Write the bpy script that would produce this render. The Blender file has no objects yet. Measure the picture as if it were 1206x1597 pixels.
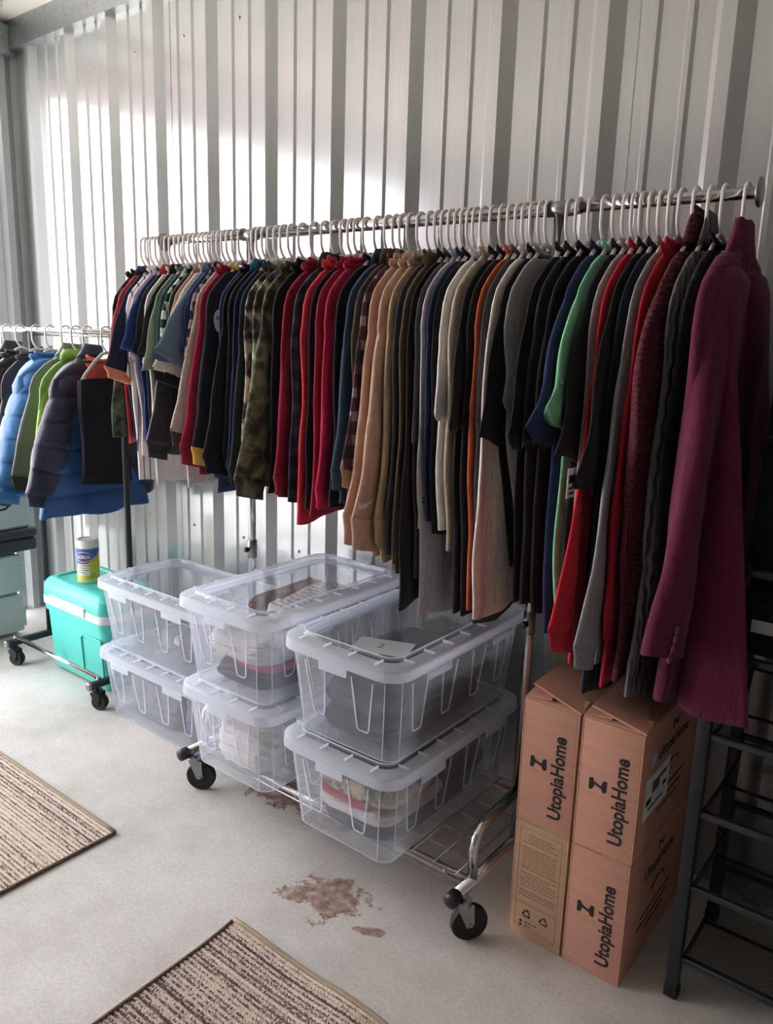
import bpy, math, random
import numpy as np
from mathutils import Vector, Matrix, noise
random.seed(7)
S = bpy.context.scene
COL = S.collection
PI = math.pi

# ------------------------------------------------------------------ camera
IW, IH, F = 1206.0, 1597.0, 1215.0
CAMZ = 1.38
def _axes():
    cx, cy = IW/2, IH/2
    d = np.array([425-cx, 6400-cy, F]); d /= np.linalg.norm(d)
    yl = cy - ((-1000-cx)*d[0] + F*d[2])/d[1]
    L = np.array([-1000-cx, yl-cy, F]); L /= np.linalg.norm(L)
    X = -L; Z = -d; Y = np.cross(Z, X)
    return np.array([X, Y, Z])
R = _axes()
CAM = np.array([0.0, 0.0, CAMZ])
def ray(p): return R @ np.array([p[0]-IW/2, p[1]-IH/2, F])
def onz(p, z): d = ray(p); return CAM + (z-CAM[2])/d[2]*d
def onx(p, x): d = ray(p); return CAM + (x-CAM[0])/d[0]*d
def ony(p, y): d = ray(p); return CAM + (y-CAM[1])/d[1]*d
cam = bpy.data.cameras.new('camera'); camo = bpy.data.objects.new('camera', cam); COL.objects.link(camo)
cam.sensor_fit = 'VERTICAL'; cam.sensor_height = 36.0; cam.lens = F/IH*36.0
cam.clip_start = 0.05; cam.clip_end = 200
a, b, c = R @ [1, 0, 0], R @ [0, -1, 0], R @ [0, 0, -1]
camo.matrix_world = Matrix(((a[0], b[0], c[0], 0), (a[1], b[1], c[1], 0), (a[2], b[2], c[2], CAMZ), (0, 0, 0, 1)))
S.camera = camo

# ------------------------------------------------------------------ sky, sun, exposure
w = bpy.data.worlds.new('sky'); S.world = w; w.use_nodes = True
bg = w.node_tree.nodes['Background']; bg.inputs[0].default_value = (0.86, 0.93, 1.0, 1); bg.inputs[1].default_value = 1.7
sun = bpy.data.lights.new('sun', 'SUN'); suno = bpy.data.objects.new('sun', sun); COL.objects.link(suno)
sun.energy = 4.5; sun.angle = 0.02; sun.color = (1.0, 0.96, 0.9)
suno.rotation_euler = (0, math.radians(42), math.radians(-12))
por = bpy.data.lights.new('doorway_portal', 'AREA'); poro = bpy.data.objects.new('doorway_portal', por); COL.objects.link(poro)
por.shape = 'RECTANGLE'; por.size = 2.5; por.size_y = 2.98; por.cycles.is_portal = True
poro.location = (-3.76, 0.345, 1.24); poro.rotation_euler = (0, -PI/2, 0)
S.view_settings.view_transform = 'Standard'; S.view_settings.look = 'None'
S.view_settings.exposure = 2.4; S.view_settings.gamma = 1.0; S.view_settings.use_curve_mapping = False

# ------------------------------------------------------------------ helpers
WL = {}
def lin(c):
    return tuple(((v/12.92) if v <= 0.04045 else ((v+0.055)/1.055)**2.4) for v in [x/255.0 for x in c])
def thing(name, label, cat, loc=(0, 0, 0), group=None):
    o = bpy.data.objects.new(name, None); COL.objects.link(o); o.location = loc; o.empty_display_size = 0.05
    o['label'] = label; o['category'] = cat
    if group: o['group'] = group
    WL[o] = Vector(loc); return o
def tag(o, label=None, cat=None, group=None, kind=None):
    if label: o['label'] = label
    if cat: o['category'] = cat
    if group: o['group'] = group
    if kind: o['kind'] = kind
    return o
def xf(o, data_name=None):
    return o
def link(name, me, parent=None, base=None):
    o = bpy.data.objects.new(name, me); COL.objects.link(o)
    if parent is not None:
        o.parent = parent; WL[o] = WL[parent].copy()
    else:
        WL[o] = Vector((0, 0, 0))
    return o
class MB:
    def __init__(s): s.v = []; s.f = []
    def add(s, vs, fs):
        n = len(s.v); s.v.extend([tuple(x) for x in vs]); s.f.extend([tuple(i+n for i in q) for q in fs]); return s
    def box(s, lo, hi, bev=0.0):
        x0, y0, z0 = lo; x1, y1, z1 = hi
        if bev <= 0:
            vs = [(x, y, z) for z in (z0, z1) for y in (y0, y1) for x in (x0, x1)]
            return s.add(vs, [(0, 2, 3, 1), (4, 5, 7, 6), (0, 1, 5, 4), (2, 6, 7, 3), (0, 4, 6, 2), (1, 3, 7, 5)])
        b = min(bev, (x1-x0)/2.01, (y1-y0)/2.01, (z1-z0)/2.01)
        rings = []
        for z, i in ((z0, b), (z0+b, 0), (z1-b, 0), (z1, b)):
            rings.append(rrect((x0+x1)/2, (y0+y1)/2, x1-x0-2*i, y1-y0-2*i, max(b-i*0.6, 0.0005), z, 2))
        return s.loft(rings)
    def obox(s, c, size, rz=0.0, rx=0.0, ry=0.0):
        m = Matrix.Rotation(rz, 3, 'Z') @ Matrix.Rotation(ry, 3, 'Y') @ Matrix.Rotation(rx, 3, 'X')
        vs = [Vector(c) + m @ Vector((i*size[0]/2, j*size[1]/2, k*size[2]/2)) for k in (-1, 1) for j in (-1, 1) for i in (-1, 1)]
        return s.add(vs, [(0, 2, 3, 1), (4, 5, 7, 6), (0, 1, 5, 4), (2, 6, 7, 3), (0, 4, 6, 2), (1, 3, 7, 5)])
    def loft(s, rings, cap0=True, cap1=True, closed=False):
        n = len(rings[0]); m = len(rings); vs = [p for r in rings for p in r]; fs = []
        for i in range(m if closed else m-1):
            i2 = (i+1) % m
            for j in range(n):
                k = (j+1) % n; fs.append((i*n+j, i*n+k, i2*n+k, i2*n+j))
        if cap0 and not closed: fs.append(tuple(range(n-1, -1, -1)))
        if cap1 and not closed: fs.append(tuple((m-1)*n+j for j in range(n)))
        return s.add(vs, fs)
    def tube(s, pts, r, n=8, closed=False):
        pts = [Vector(p) for p in pts]; m = len(pts); rings = []; up = None
        for i, p in enumerate(pts):
            if closed: t = pts[(i+1) % m] - pts[i-1]
            else: t = pts[min(i+1, m-1)] - pts[max(i-1, 0)]
            t.normalize()
            if up is None:
                up = Vector((0, 0, 1)) if abs(t.z) < 0.9 else Vector((1, 0, 0))
            u = (up - t*up.dot(t)); u.normalize(); v = t.cross(u); up = u
            rr = r[i] if isinstance(r, (list, tuple)) else r
            rings.append([p + (u*math.cos(2*PI*j/n) + v*math.sin(2*PI*j/n))*rr for j in range(n)])
        return s.loft(rings, closed=closed)
    def cyl(s, p0, p1, r, n=16, r1=None):
        return s.tube([p0, p1], [r, r if r1 is None else r1], n)
    def lathe(s, c, prof, n=24, axis='Z'):
        rings = []
        for r, h in prof:
            ring = []
            for j in range(n):
                a = 2*PI*j/n; q = (r*math.cos(a), r*math.sin(a), h)
                if axis == 'Y': q = (q[0], q[2], q[1])
                if axis == 'X': q = (q[2], q[0], q[1])
                ring.append((c[0]+q[0], c[1]+q[1], c[2]+q[2]))
            rings.append(ring)
        return s.loft(rings)
    def build(s, name, mat, parent=None, smooth=True, flat_angle=None):
        o = WL[parent] if parent is not None else Vector((0, 0, 0))
        me = bpy.data.meshes.new(name)
        me.from_pydata([(v[0]-o.x, v[1]-o.y, v[2]-o.z) for v in s.v], [], s.f)
        me.materials.append(mat)
        if smooth: me.polygons.foreach_set('use_smooth', [True]*len(me.polygons))
        me.update()
        if smooth and flat_angle: me.set_sharp_from_angle(angle=math.radians(flat_angle))
        return link(name, me, parent)
def rrect(cx, cy, lx, ly, r, z, k=4):
    pts = []; r = min(r, lx/2.001, ly/2.001)
    for sx, sy, a0 in ((1, 1, 0), (-1, 1, PI/2), (-1, -1, PI), (1, -1, 1.5*PI)):
        for i in range(k+1):
            a = a0 + (PI/2)*i/k
            pts.append((cx + sx*(lx/2-r) + r*math.cos(a), cy + sy*(ly/2-r) + r*math.sin(a), z))
    return pts
def arc(c, r, a0, a1, n, plane='YZ', fx=0.0):
    out = []
    for i in range(n+1):
        a = a0+(a1-a0)*i/n; u, v = r*math.cos(a), r*math.sin(a)
        out.append({'YZ': (fx, c[0]+u, c[1]+v), 'XZ': (c[0]+u, fx, c[1]+v), 'XY': (c[0]+u, c[1]+v, fx)}[plane])
    return out
_txt = {}
def text_geo(txt, bold=0.0, shear=0.0, spacing=1.0):
    key = (txt, bold, shear, spacing)
    if key in _txt: return _txt[key]
    cu = bpy.data.curves.new('lettering', 'FONT'); cu.body = txt; cu.size = 1.0; cu.offset = bold; cu.shear = shear; cu.space_character = spacing
    cu.resolution_u = 3
    ob = bpy.data.objects.new('lettering', cu); COL.objects.link(ob)
    dg = bpy.context.evaluated_depsgraph_get(); me = ob.evaluated_get(dg).to_mesh()
    v = [(q.co.x, q.co.y) for q in me.vertices]; f = [tuple(p.vertices) for p in me.polygons]
    ob.evaluated_get(dg).to_mesh_clear(); bpy.data.objects.remove(ob); bpy.data.curves.remove(cu)
    _txt[key] = (v, f); return v, f
def text_mb(txt, origin, ux, uy, height, bold=0.0, shear=0.0, spacing=1.0, width=None, mb=None):
    """flat lettering: origin = lower left corner, ux/uy = unit directions of the baseline and of up"""
    v, f = text_geo(txt, bold, shear, spacing)
    mb = mb or MB()
    xs = [p[0] for p in v]; x0, x1 = min(xs), max(xs)
    sy = height/0.70; sx = sy if width is None else width/(x1-x0)
    o = Vector(origin); ux = Vector(ux); uy = Vector(uy)
    return mb.add([o + ux*((p[0]-x0)*sx) + uy*(p[1]*sy) for p in v], f)

# ------------------------------------------------------------------ materials
MC = {}
def new_mat(name):
    m = bpy.data.materials.new(name); m.use_nodes = True
    nt = m.node_tree; return m, nt, nt.nodes['Principled BSDF']
def N(nt, t, **kw):
    n = nt.nodes.new(t)
    for k, v in kw.items():
        if k in n.inputs: n.inputs[k].default_value = v
        else: setattr(n, k, v)
    return n
def plain(name, col, rough=0.5, metal=0.0, spec=0.5, coat=0.0):
    key = ('plain', name)
    if key in MC: return MC[key]
    m, nt, p = new_mat(name); p.inputs['Base Color'].default_value = (*lin(col), 1)
    p.inputs['Roughness'].default_value = rough; p.inputs['Metallic'].default_value = metal
    p.inputs['Specular IOR Level'].default_value = spec; p.inputs['Coat Weight'].default_value = coat
    MC[key] = m; return m
def coords(nt, scale=(1, 1, 1), rot=(0, 0, 0)):
    tc = nt.nodes.new('ShaderNodeTexCoord'); mp = nt.nodes.new('ShaderNodeMapping')
    mp.inputs['Scale'].default_value = scale; mp.inputs['Rotation'].default_value = rot
    nt.links.new(tc.outputs['Object'], mp.inputs['Vector']); return mp.outputs['Vector']
def ramp(nt, stops, interp='LINEAR'):
    r = nt.nodes.new('ShaderNodeValToRGB'); cr = r.color_ramp; cr.interpolation = interp
    while len(cr.elements) < len(stops): cr.elements.new(0.5)
    for e, (p, c) in zip(cr.elements, stops):
        e.position = p; e.color = (*c, 1) if len(c) == 3 else c
    return r
def bump(nt, p, h, strength=0.3, dist=0.002):
    b = nt.nodes.new('ShaderNodeBump'); b.inputs['Strength'].default_value = strength; b.inputs['Distance'].default_value = dist
    nt.links.new(h, b.inputs['Height']); nt.links.new(b.outputs[0], p.inputs['Normal'])
def mathn(nt, op, a, b=None):
    n = nt.nodes.new('ShaderNodeMath'); n.operation = op
    for i, q in enumerate((a, b)):
        if q is None: continue
        if isinstance(q, (int, float)): n.inputs[i].default_value = q
        else: nt.links.new(q, n.inputs[i])
    return n.outputs[0]
def fabric(col, kind='plain', col2=None, col3=None, rough=0.92):
    key = ('fab', col, kind, col2, col3)
    if key in MC: return MC[key]
    m, nt, p = new_mat('fabric'); L = nt.links.new
    p.inputs['Roughness'].default_value = rough; p.inputs['Specular IOR Level'].default_value = 0.2
    p.inputs['Sheen Weight'].default_value = 0.06; p.inputs['Sheen Roughness'].default_value = 0.5
    ds = lambda q: tuple(0.86*v+0.14*(sum(q)/3) for v in q)
    col = ds(col); col2 = ds(col2) if col2 else None; col3 = ds(col3) if col3 else None
    c1 = lin(col); c2 = lin(col2) if col2 else tuple(x*0.75 for x in c1); c3 = lin(col3) if col3 else tuple(x*0.4 for x in c1)
    v = coords(nt)
    if kind == 'plain':
        n = N(nt, 'ShaderNodeTexNoise', Scale=60.0, Detail=4.0); L(v, n.inputs['Vector'])
        r = ramp(nt, [(0.3, tuple(x*0.88 for x in c1)), (0.7, tuple(min(1, x*1.08) for x in c1))]); L(n.outputs['Fac'], r.inputs['Fac']); L(r.outputs[0], p.inputs['Base Color'])
        n2 = N(nt, 'ShaderNodeTexNoise', Scale=1.0, Detail=6.0, Roughness=0.55, Distortion=0.4); L(coords(nt, (26, 26, 7)), n2.inputs['Vector']); bump(nt, p, n2.outputs['Fac'], 0.75, 0.014)
    elif kind == 'heather':
        n = N(nt, 'ShaderNodeTexNoise', Scale=380.0, Detail=3.0); L(v, n.inputs['Vector'])
        r = ramp(nt, [(0.35, c2), (0.65, c1)]); L(n.outputs['Fac'], r.inputs['Fac']); L(r.outputs[0], p.inputs['Base Color'])
        n2 = N(nt, 'ShaderNodeTexNoise', Scale=1.0, Detail=5.0, Distortion=0.3); L(coords(nt, (22, 22, 6)), n2.inputs['Vector']); bump(nt, p, n2.outputs['Fac'], 0.6, 0.010)
    elif kind == 'camo':
        n = N(nt, 'ShaderNodeTexNoise', Scale=22.0, Detail=1.5, Distortion=0.6); L(v, n.inputs['Vector'])
        r = ramp(nt, [(0.0, c3), (0.42, c2), (0.5, c1), (0.6, tuple(min(1, x*1.5) for x in c1))], 'CONSTANT'); L(n.outputs['Fac'], r.inputs['Fac']); L(r.outputs[0], p.inputs['Base Color'])
        n2 = N(nt, 'ShaderNodeTexNoise', Scale=1.0, Detail=5.0, Distortion=0.4); L(coords(nt, (24, 24, 8)), n2.inputs['Vector']); bump(nt, p, n2.outputs['Fac'], 0.7, 0.012)
    elif kind in ('plaid', 'check', 'pinstripe', 'stripe'):
        sep = nt.nodes.new('ShaderNodeSeparateXYZ'); L(v, sep.inputs[0])
        if kind == 'check':
            ty = mathn(nt, 'FLOOR', mathn(nt, 'MULTIPLY', sep.outputs[1], 38.0)); tz = mathn(nt, 'FLOOR', mathn(nt, 'MULTIPLY', sep.outputs[2], 38.0))
            f = mathn(nt, 'MODULO', mathn(nt, 'ABSOLUTE', mathn(nt, 'ADD', ty, tz)), 2.0)
            r = ramp(nt, [(0.0, c1), (0.5, c2)], 'CONSTANT')
        elif kind == 'pinstripe':
            f = mathn(nt, 'GREATER_THAN', mathn(nt, 'SINE', mathn(nt, 'MULTIPLY', sep.outputs[1], 260.0)), 0.86); r = ramp(nt, [(0.0, c1), (0.5, c2)], 'CONSTANT')
        elif kind == 'stripe':
            f = mathn(nt, 'GREATER_THAN', mathn(nt, 'SINE', mathn(nt, 'MULTIPLY', sep.outputs[2], 90.0)), 0.2); r = ramp(nt, [(0.0, c1), (0.5, c2)], 'CONSTANT')
        else:
            sy = mathn(nt, 'GREATER_THAN', mathn(nt, 'SINE', mathn(nt, 'MULTIPLY', sep.outputs[1], 150.0)), 0.25); sz = mathn(nt, 'GREATER_THAN', mathn(nt, 'SINE', mathn(nt, 'MULTIPLY', sep.outputs[2], 110.0)), 0.25)
            f = mathn(nt, 'MULTIPLY', mathn(nt, 'ADD', sy, sz), 0.5); r = ramp(nt, [(0.0, c1), (0.3, c2), (0.8, c3)], 'CONSTANT')
        L(f, r.inputs['Fac']); L(r.outputs[0], p.inputs['Base Color'])
        n2 = N(nt, 'ShaderNodeTexNoise', Scale=25.0, Detail=5.0); L(v, n2.inputs['Vector']); bump(nt, p, n2.outputs['Fac'], 0.3, 0.003)
    elif kind in ('waffle', 'cable', 'knit'):
        sep = nt.nodes.new('ShaderNodeSeparateXYZ'); L(v, sep.inputs[0])
        fy, fz = {'waffle': (560.0, 560.0), 'cable': (300.0, 120.0), 'knit': (900.0, 900.0)}[kind]
        sy = mathn(nt, 'SINE', mathn(nt, 'MULTIPLY', sep.outputs[1], fy)); sz = mathn(nt, 'SINE', mathn(nt, 'MULTIPLY', sep.outputs[2], fz))
        if kind == 'waffle': h = mathn(nt, 'MAXIMUM', sy, sz)
        elif kind == 'cable': h = mathn(nt, 'SINE', mathn(nt, 'ADD', mathn(nt, 'MULTIPLY', sep.outputs[1], fy), mathn(nt, 'MULTIPLY', sz, 0.9)))
        else: h = mathn(nt, 'MULTIPLY', sy, sz)
        h01 = mathn(nt, 'ADD', mathn(nt, 'MULTIPLY', h, 0.5), 0.5)
        p.inputs['Base Color'].default_value = (*c1, 1); bump(nt, p, h01, 1.0, {'waffle': 0.006, 'cable': 0.008, 'knit': 0.002}[kind])
    elif kind == 'denim':
        v2 = coords(nt, (200, 200, 900), (0.4, 0, 0)); n = N(nt, 'ShaderNodeTexNoise', Scale=1.0, Detail=2.0); L(v2, n.inputs['Vector'])
        r = ramp(nt, [(0.3, c2), (0.7, c1)]); L(n.outputs['Fac'], r.inputs['Fac']); L(r.outputs[0], p.inputs['Base Color']); bump(nt, p, n.outputs['Fac'], 0.2, 0.001)
    elif kind == 'nylon':
        p.inputs['Roughness'].default_value = 0.45; p.inputs['Base Color'].default_value = (*c1, 1); p.inputs['Specular IOR Level'].default_value = 0.4
        n2 = N(nt, 'ShaderNodeTexNoise', Scale=35.0, Detail=5.0); L(v, n2.inputs['Vector']); bump(nt, p, n2.outputs['Fac'], 0.7, 0.006)
    MC[key] = m; return m
def metal_sheet(name, col, rough, scale=(60, 60, 2), spangle=False, soft=0.0):
    m, nt, p = new_mat(name); L = nt.links.new
    p.inputs['Metallic'].default_value = 0.9
    v = coords(nt, scale); n = N(nt, 'ShaderNodeTexNoise', Scale=1.0, Detail=5.0); L(v, n.inputs['Vector'])
    c = lin(col); r = ramp(nt, [(0.3, tuple(x*0.96 for x in c)), (0.7, tuple(min(1, x*1.02) for x in c))]); L(n.outputs['Fac'], r.inputs['Fac'])
    if spangle:
        vo = N(nt, 'ShaderNodeTexVoronoi', Scale=170.0); tc = coords(nt); L(tc, vo.inputs['Vector'])
        mx = nt.nodes.new('ShaderNodeMix'); mx.data_type = 'RGBA'; mx.blend_type = 'MULTIPLY'; mx.inputs[0].default_value = 0.35
        L(r.outputs[0], mx.inputs[6]); L(vo.outputs['Color'], mx.inputs[7]); L(mx.outputs[2], p.inputs['Base Color'])
    else: L(r.outputs[0], p.inputs['Base Color'])
    p.inputs['Roughness'].default_value = rough
    if soft:        # weathered zinc: part of the light scatters widely
        q = nt.nodes.new('ShaderNodeBsdfPrincipled'); q.inputs['Metallic'].default_value = 0.7; q.inputs['Roughness'].default_value = soft
        L(r.outputs[0], q.inputs['Base Color']); mx = nt.nodes.new('ShaderNodeMixShader'); mx.inputs[0].default_value = 0.55
        L(p.outputs[0], mx.inputs[1]); L(q.outputs[0], mx.inputs[2]); L(mx.outputs[0], nt.nodes['Material Output'].inputs[0])
    return m
def clear_plastic(name, opac, tint=(240, 246, 255), rough=0.12):
    m, nt, p = new_mat(name); L = nt.links.new; out = nt.nodes['Material Output']
    nt.nodes.remove(p)
    tr = N(nt, 'ShaderNodeBsdfTransparent'); tr.inputs[0].default_value = (0.955, 0.97, 0.985, 1)
    df = N(nt, 'ShaderNodeBsdfDiffuse'); df.inputs[0].default_value = (*lin(tint), 1)
    tl = N(nt, 'ShaderNodeBsdfTranslucent'); tl.inputs[0].default_value = (*lin(tint), 1)
    gl = N(nt, 'ShaderNodeBsdfGlossy'); gl.inputs['Roughness'].default_value = rough; gl.inputs[0].default_value = (1, 1, 1, 1)
    a1 = N(nt, 'ShaderNodeMixShader'); a1.inputs[0].default_value = 0.5; L(df.outputs[0], a1.inputs[1]); L(tl.outputs[0], a1.inputs[2])
    a2 = N(nt, 'ShaderNodeMixShader'); a2.inputs[0].default_value = opac; L(tr.outputs[0], a2.inputs[1]); L(a1.outputs[0], a2.inputs[2])
    fr = N(nt, 'ShaderNodeLayerWeight'); fr.inputs['Blend'].default_value = 0.5
    a3 = N(nt, 'ShaderNodeMixShader'); L(mathn(nt, 'ADD', mathn(nt, 'MULTIPLY', mathn(nt, 'POWER', fr.outputs['Facing'], 4.0), 0.45), 0.025), a3.inputs[0]); L(a2.outputs[0], a3.inputs[1]); L(gl.outputs[0], a3.inputs[2])
    L(a3.outputs[0], out.inputs[0]); return m
M_WALL = metal_sheet('galvanised_sheet', (188, 190, 190), 0.17, soft=0.6)
M_BEAM = metal_sheet('spangled_steel', (190, 194, 196), 0.42, (40, 40, 40), True)
M_CHROME = plain('chrome', (205, 205, 208), 0.13, 1.0)
M_CHROME_D = plain('brushed_steel', (150, 150, 152), 0.3, 1.0)
M_BLK = plain('black_plastic', (24, 24, 26), 0.45)
M_RUB = plain('black_rubber', (20, 20, 21), 0.7)
M_BLKM = plain('black_metal', (38, 42, 46), 0.4, 0.3)
M_HANG = plain('hanger_plastic', (222, 218, 214), 0.42)
M_CEIL = plain('ceiling_board', (236, 231, 220), 0.9)
M_CAP = plain('ivory_plastic', (240, 240, 236), 0.4)
M_INK = plain('black_ink', (36, 30, 32), 0.8)
M_PAPER = plain('white_paper', (226, 226, 228), 0.8)
M_BIN = clear_plastic('clear_bin_plastic', 0.26)
M_LID = clear_plastic('clear_lid_plastic', 0.10)
M_RIM = clear_plastic('frosted_rim_plastic', 0.60, rough=0.3)
M_EDGE = clear_plastic('moulded_edge_plastic', 0.75, rough=0.3)

# ------------------------------------------------------------------ the room
def concrete():
    m, nt, p = new_mat('concrete'); L = nt.links.new; v = coords(nt)
    n = N(nt, 'ShaderNodeTexNoise', Scale=3.0, Detail=8.0, Roughness=0.65); L(v, n.inputs['Vector'])
    r = ramp(nt, [(0.3, lin((178, 172, 165))), (0.55, lin((204, 199, 193))), (0.8, lin((216, 212, 207)))]); L(n.outputs['Fac'], r.inputs['Fac'])
    n2 = N(nt, 'ShaderNodeTexNoise', Scale=120.0, Detail=4.0); L(v, n2.inputs['Vector'])
    r2 = ramp(nt, [(0.35, (0.78, 0.77, 0.76)), (0.6, (1, 1, 1))]); L(n2.outputs['Fac'], r2.inputs['Fac'])
    mx = nt.nodes.new('ShaderNodeMix'); mx.data_type = 'RGBA'; mx.blend_type = 'MULTIPLY'; mx.inputs[0].default_value = 0.6
    L(r.outputs[0], mx.inputs[6]); L(r2.outputs[0], mx.inputs[7])
    # worn patches where the topping has come away
    n3 = N(nt, 'ShaderNodeTexNoise', Scale=9.0, Detail=9.0, Roughness=0.7); L(v, n3.inputs['Vector'])
    masks = []
    for (cx, cy, rx, ry, rot) in ((-1.15, 1.29, 0.125, 0.085, 0.35), (-1.50, 1.56, 0.22, 0.10, 0.0), (-1.00, 1.27, 0.05, 0.018, 0.5)):
        tc = nt.nodes.new('ShaderNodeTexCoord'); mp = nt.nodes.new('ShaderNodeMapping'); mp.vector_type = 'TEXTURE'
        mp.inputs['Location'].default_value = (cx, cy, 0); mp.inputs['Rotation'].default_value = (0, 0, rot); mp.inputs['Scale'].default_value = (rx, ry, 1)
        L(tc.outputs['Object'], mp.inputs['Vector'])
        sp = nt.nodes.new('ShaderNodeSeparateXYZ'); L(mp.outputs[0], sp.inputs[0])
        cb = nt.nodes.new('ShaderNodeCombineXYZ'); L(sp.outputs[0], cb.inputs[0]); L(sp.outputs[1], cb.inputs[1])
        ln = nt.nodes.new('ShaderNodeVectorMath'); ln.operation = 'LENGTH'; L(cb.outputs[0], ln.inputs[0])
        masks.append(mathn(nt, 'LESS_THAN', mathn(nt, 'ADD', ln.outputs['Value'], mathn(nt, 'MULTIPLY', mathn(nt, 'SUBTRACT', n3.outputs['Fac'], 0.5), 3.2)), 0.85))
    mk = mathn(nt, 'MAXIMUM', mathn(nt, 'MAXIMUM', masks[0], masks[1]), masks[2])
    n4 = N(nt, 'ShaderNodeTexNoise', Scale=40.0, Detail=6.0); L(v, n4.inputs['Vector'])
    r4 = ramp(nt, [(0.35, lin((120, 88, 76))), (0.55, lin((160, 138, 128))), (0.7, lin((186, 174, 166)))]); L(n4.outputs['Fac'], r4.inputs['Fac'])
    m2 = nt.nodes.new('ShaderNodeMix'); m2.data_type = 'RGBA'; L(mk, m2.inputs[0]); L(mx.outputs[2], m2.inputs[6]); L(r4.outputs[0], m2.inputs[7])
    # hairline scratches
    L(m2.outputs[2], p.inputs['Base Color']); p.inputs['Roughness'].default_value = 0.62
    hb = mathn(nt, 'SUBTRACT', mathn(nt, 'MULTIPLY', n2.outputs['Fac'], 0.3), mathn(nt, 'MULTIPLY', mk, 0.6)); bump(nt, p, hb, 0.5, 0.004)
    return m
M_CONC = concrete()
WX0, WX1, WY0, WY1, CZ = -3.74, 1.3, -1.3, 2.0, 2.72
RIBX = [-0.589-0.3009*k for k in range(-6, 11)]
fl = MB().box((WX0-0.3, WY0-0.2, -0.12), (WX1+0.2, WY1+0.2, 0.0)).build('floor', M_CONC, smooth=False); tag(fl, 'pale worn concrete floor of the storage unit', kind='structure')
wb = bpy.data.objects.new('wall_back', None); COL.objects.link(wb); wb['kind'] = 'structure'; wb['label'] = 'ribbed galvanised steel back wall'; WL[wb] = Vector((0, 0, 0))
def rib_profile(x0, x1, xs):
    """(x, depth towards the room) along a ribbed sheet"""
    P = [(x0, 0.0)]
    for rx in sorted(xs):
        for u, d in ((-0.052, 0), (-0.032, 0.024), (0.0, 0.024), (0.036, 0.0), (0.098, 0.0), (0.103, 0.006), (0.115, 0.006), (0.124, 0.0), (0.182, 0.0), (0.187, 0.006), (0.199, 0.006), (0.208, 0.0)):
            if x0 < rx+u < x1: P.append((rx+u, d))
    P.append((x1, 0.0)); return P
edges = [WX0] + [r+0.07 for r in sorted(RIBX) if r+0.07 > WX0+0.2 and r+0.07 < WX1-0.2][::3] + [WX1]
for i in range(len(edges)-1):
    pr = rib_profile(edges[i], edges[i+1], RIBX); mb = MB(); n = len(pr); off = 0.0012*(i % 2)
    vs = [(x, WY1-d-off, z) for z in (0.0, 2.64) for x, d in pr] + [(x, WY1+0.03, z) for z in (0.0, 2.64) for x in (edges[i], edges[i+1])]
    fs = [(j, j+1, n+j+1, n+j) for j in range(n-1)] + [(2*n+1, 2*n, 2*n+2, 2*n+3)]
    mb.add(vs, fs).build('panel', M_WALL, wb, smooth=False)
for k, rx in enumerate(RIBX):            # sheet screws
    for z in (2.45, 1.35, 0.62):
        if WX0 < rx+0.15 < WX1-0.1: MB().lathe((rx+0.15, WY1-0.001, z), [(0.006, 0.004), (0.006, -0.001), (0.0035, -0.004)], 8, 'Y').build('screw', M_BEAM, wb)
# top channel on the back wall and the frame of the doorway
t1 = MB().box((WX0, 1.965, 2.605), (WX1, 2.03, 2.615)).box((WX0, 1.955, 2.605), (WX1, 1.965, CZ)).build('trim_1', M_BEAM, smooth=False); tag(t1, 'spangled steel channel along the top of the back wall', kind='structure')
wl = MB(); pr = rib_profile(1.84, WY1, [1.93]); n = len(pr)
wl.add([(WX0+d, y, z) for z in (0.0, 2.6) for y, d in pr], [(j+1, j, n+j, n+j+1) for j in range(n-1)])
wl.box((WX0-0.06, 1.84, 0), (WX0-0.002, WY1+0.03, 2.72)).box((WX0-0.06, WY0-0.05, 0), (WX0, -1.15, 2.72)).box((WX0-0.06, WY0, 2.46), (WX0, 1.84, 2.72))
tag(wl.build('wall_left', M_WALL, smooth=False), 'steel wall around the open doorway', kind='structure')
t2 = MB().box((WX0, WY0, 2.585), (WX0+0.035, 1.954, 2.70)).box((WX0, WY0, 2.575), (WX0+0.06, 1.954, 2.585)).build('trim_2', M_BEAM, smooth=False); tag(t2, 'steel header channel above the doorway', kind='structure')
t3 = MB().box((WX0+0.02, WY0, 2.655), (WX0+0.30, 1.80, 2.715), 0.01).build('trim_3', plain('painted_steel', (206, 206, 202), 0.5), smooth=False); tag(t3, 'pale painted steel track under the ceiling', kind='structure')
tag(MB().box((WX0-0.06, WY0-0.06, CZ), (WX1+0.06, WY1+0.06, CZ+0.05)).build('ceiling', M_CEIL, smooth=False), 'cream ceiling board', kind='structure')
M_INT = plain('grey_partition', (126, 126, 124), 0.55)
tag(MB().box((WX1, WY0, 0), (WX1+0.06, WY1+0.03, CZ)).build('wall_right', M_INT, smooth=False), 'steel partition wall', kind='structure')
tag(MB().box((WX0-0.06, WY0-0.06, 0), (WX1+0.06, WY0, CZ)).build('wall_front', M_INT, smooth=False), 'steel partition wall', kind='structure')
# the yard outside the doorway
tag(MB().box((-40, -40, -0.16), (WX0-0.3, 40, -0.03)).build('ground', plain('yard_concrete', (190, 186, 180), 0.8), smooth=False), 'concrete yard outside the doorway', kind='structure')
yb = thing('storage_building', 'white storage building with a red fascia across the yard', 'building', (-11.5, -3, -0.03))
MB().box((-17, -30, -0.03), (-11, 25, 1.8)).build('wall', plain('white_stucco', (240, 238, 234), 0.85), yb, smooth=False)
MB().box((-17, -30, 1.8), (-10.9, 25, 3.1)).build('fascia', plain('red_paint', (180, 70, 86), 0.6), yb, smooth=False)

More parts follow.
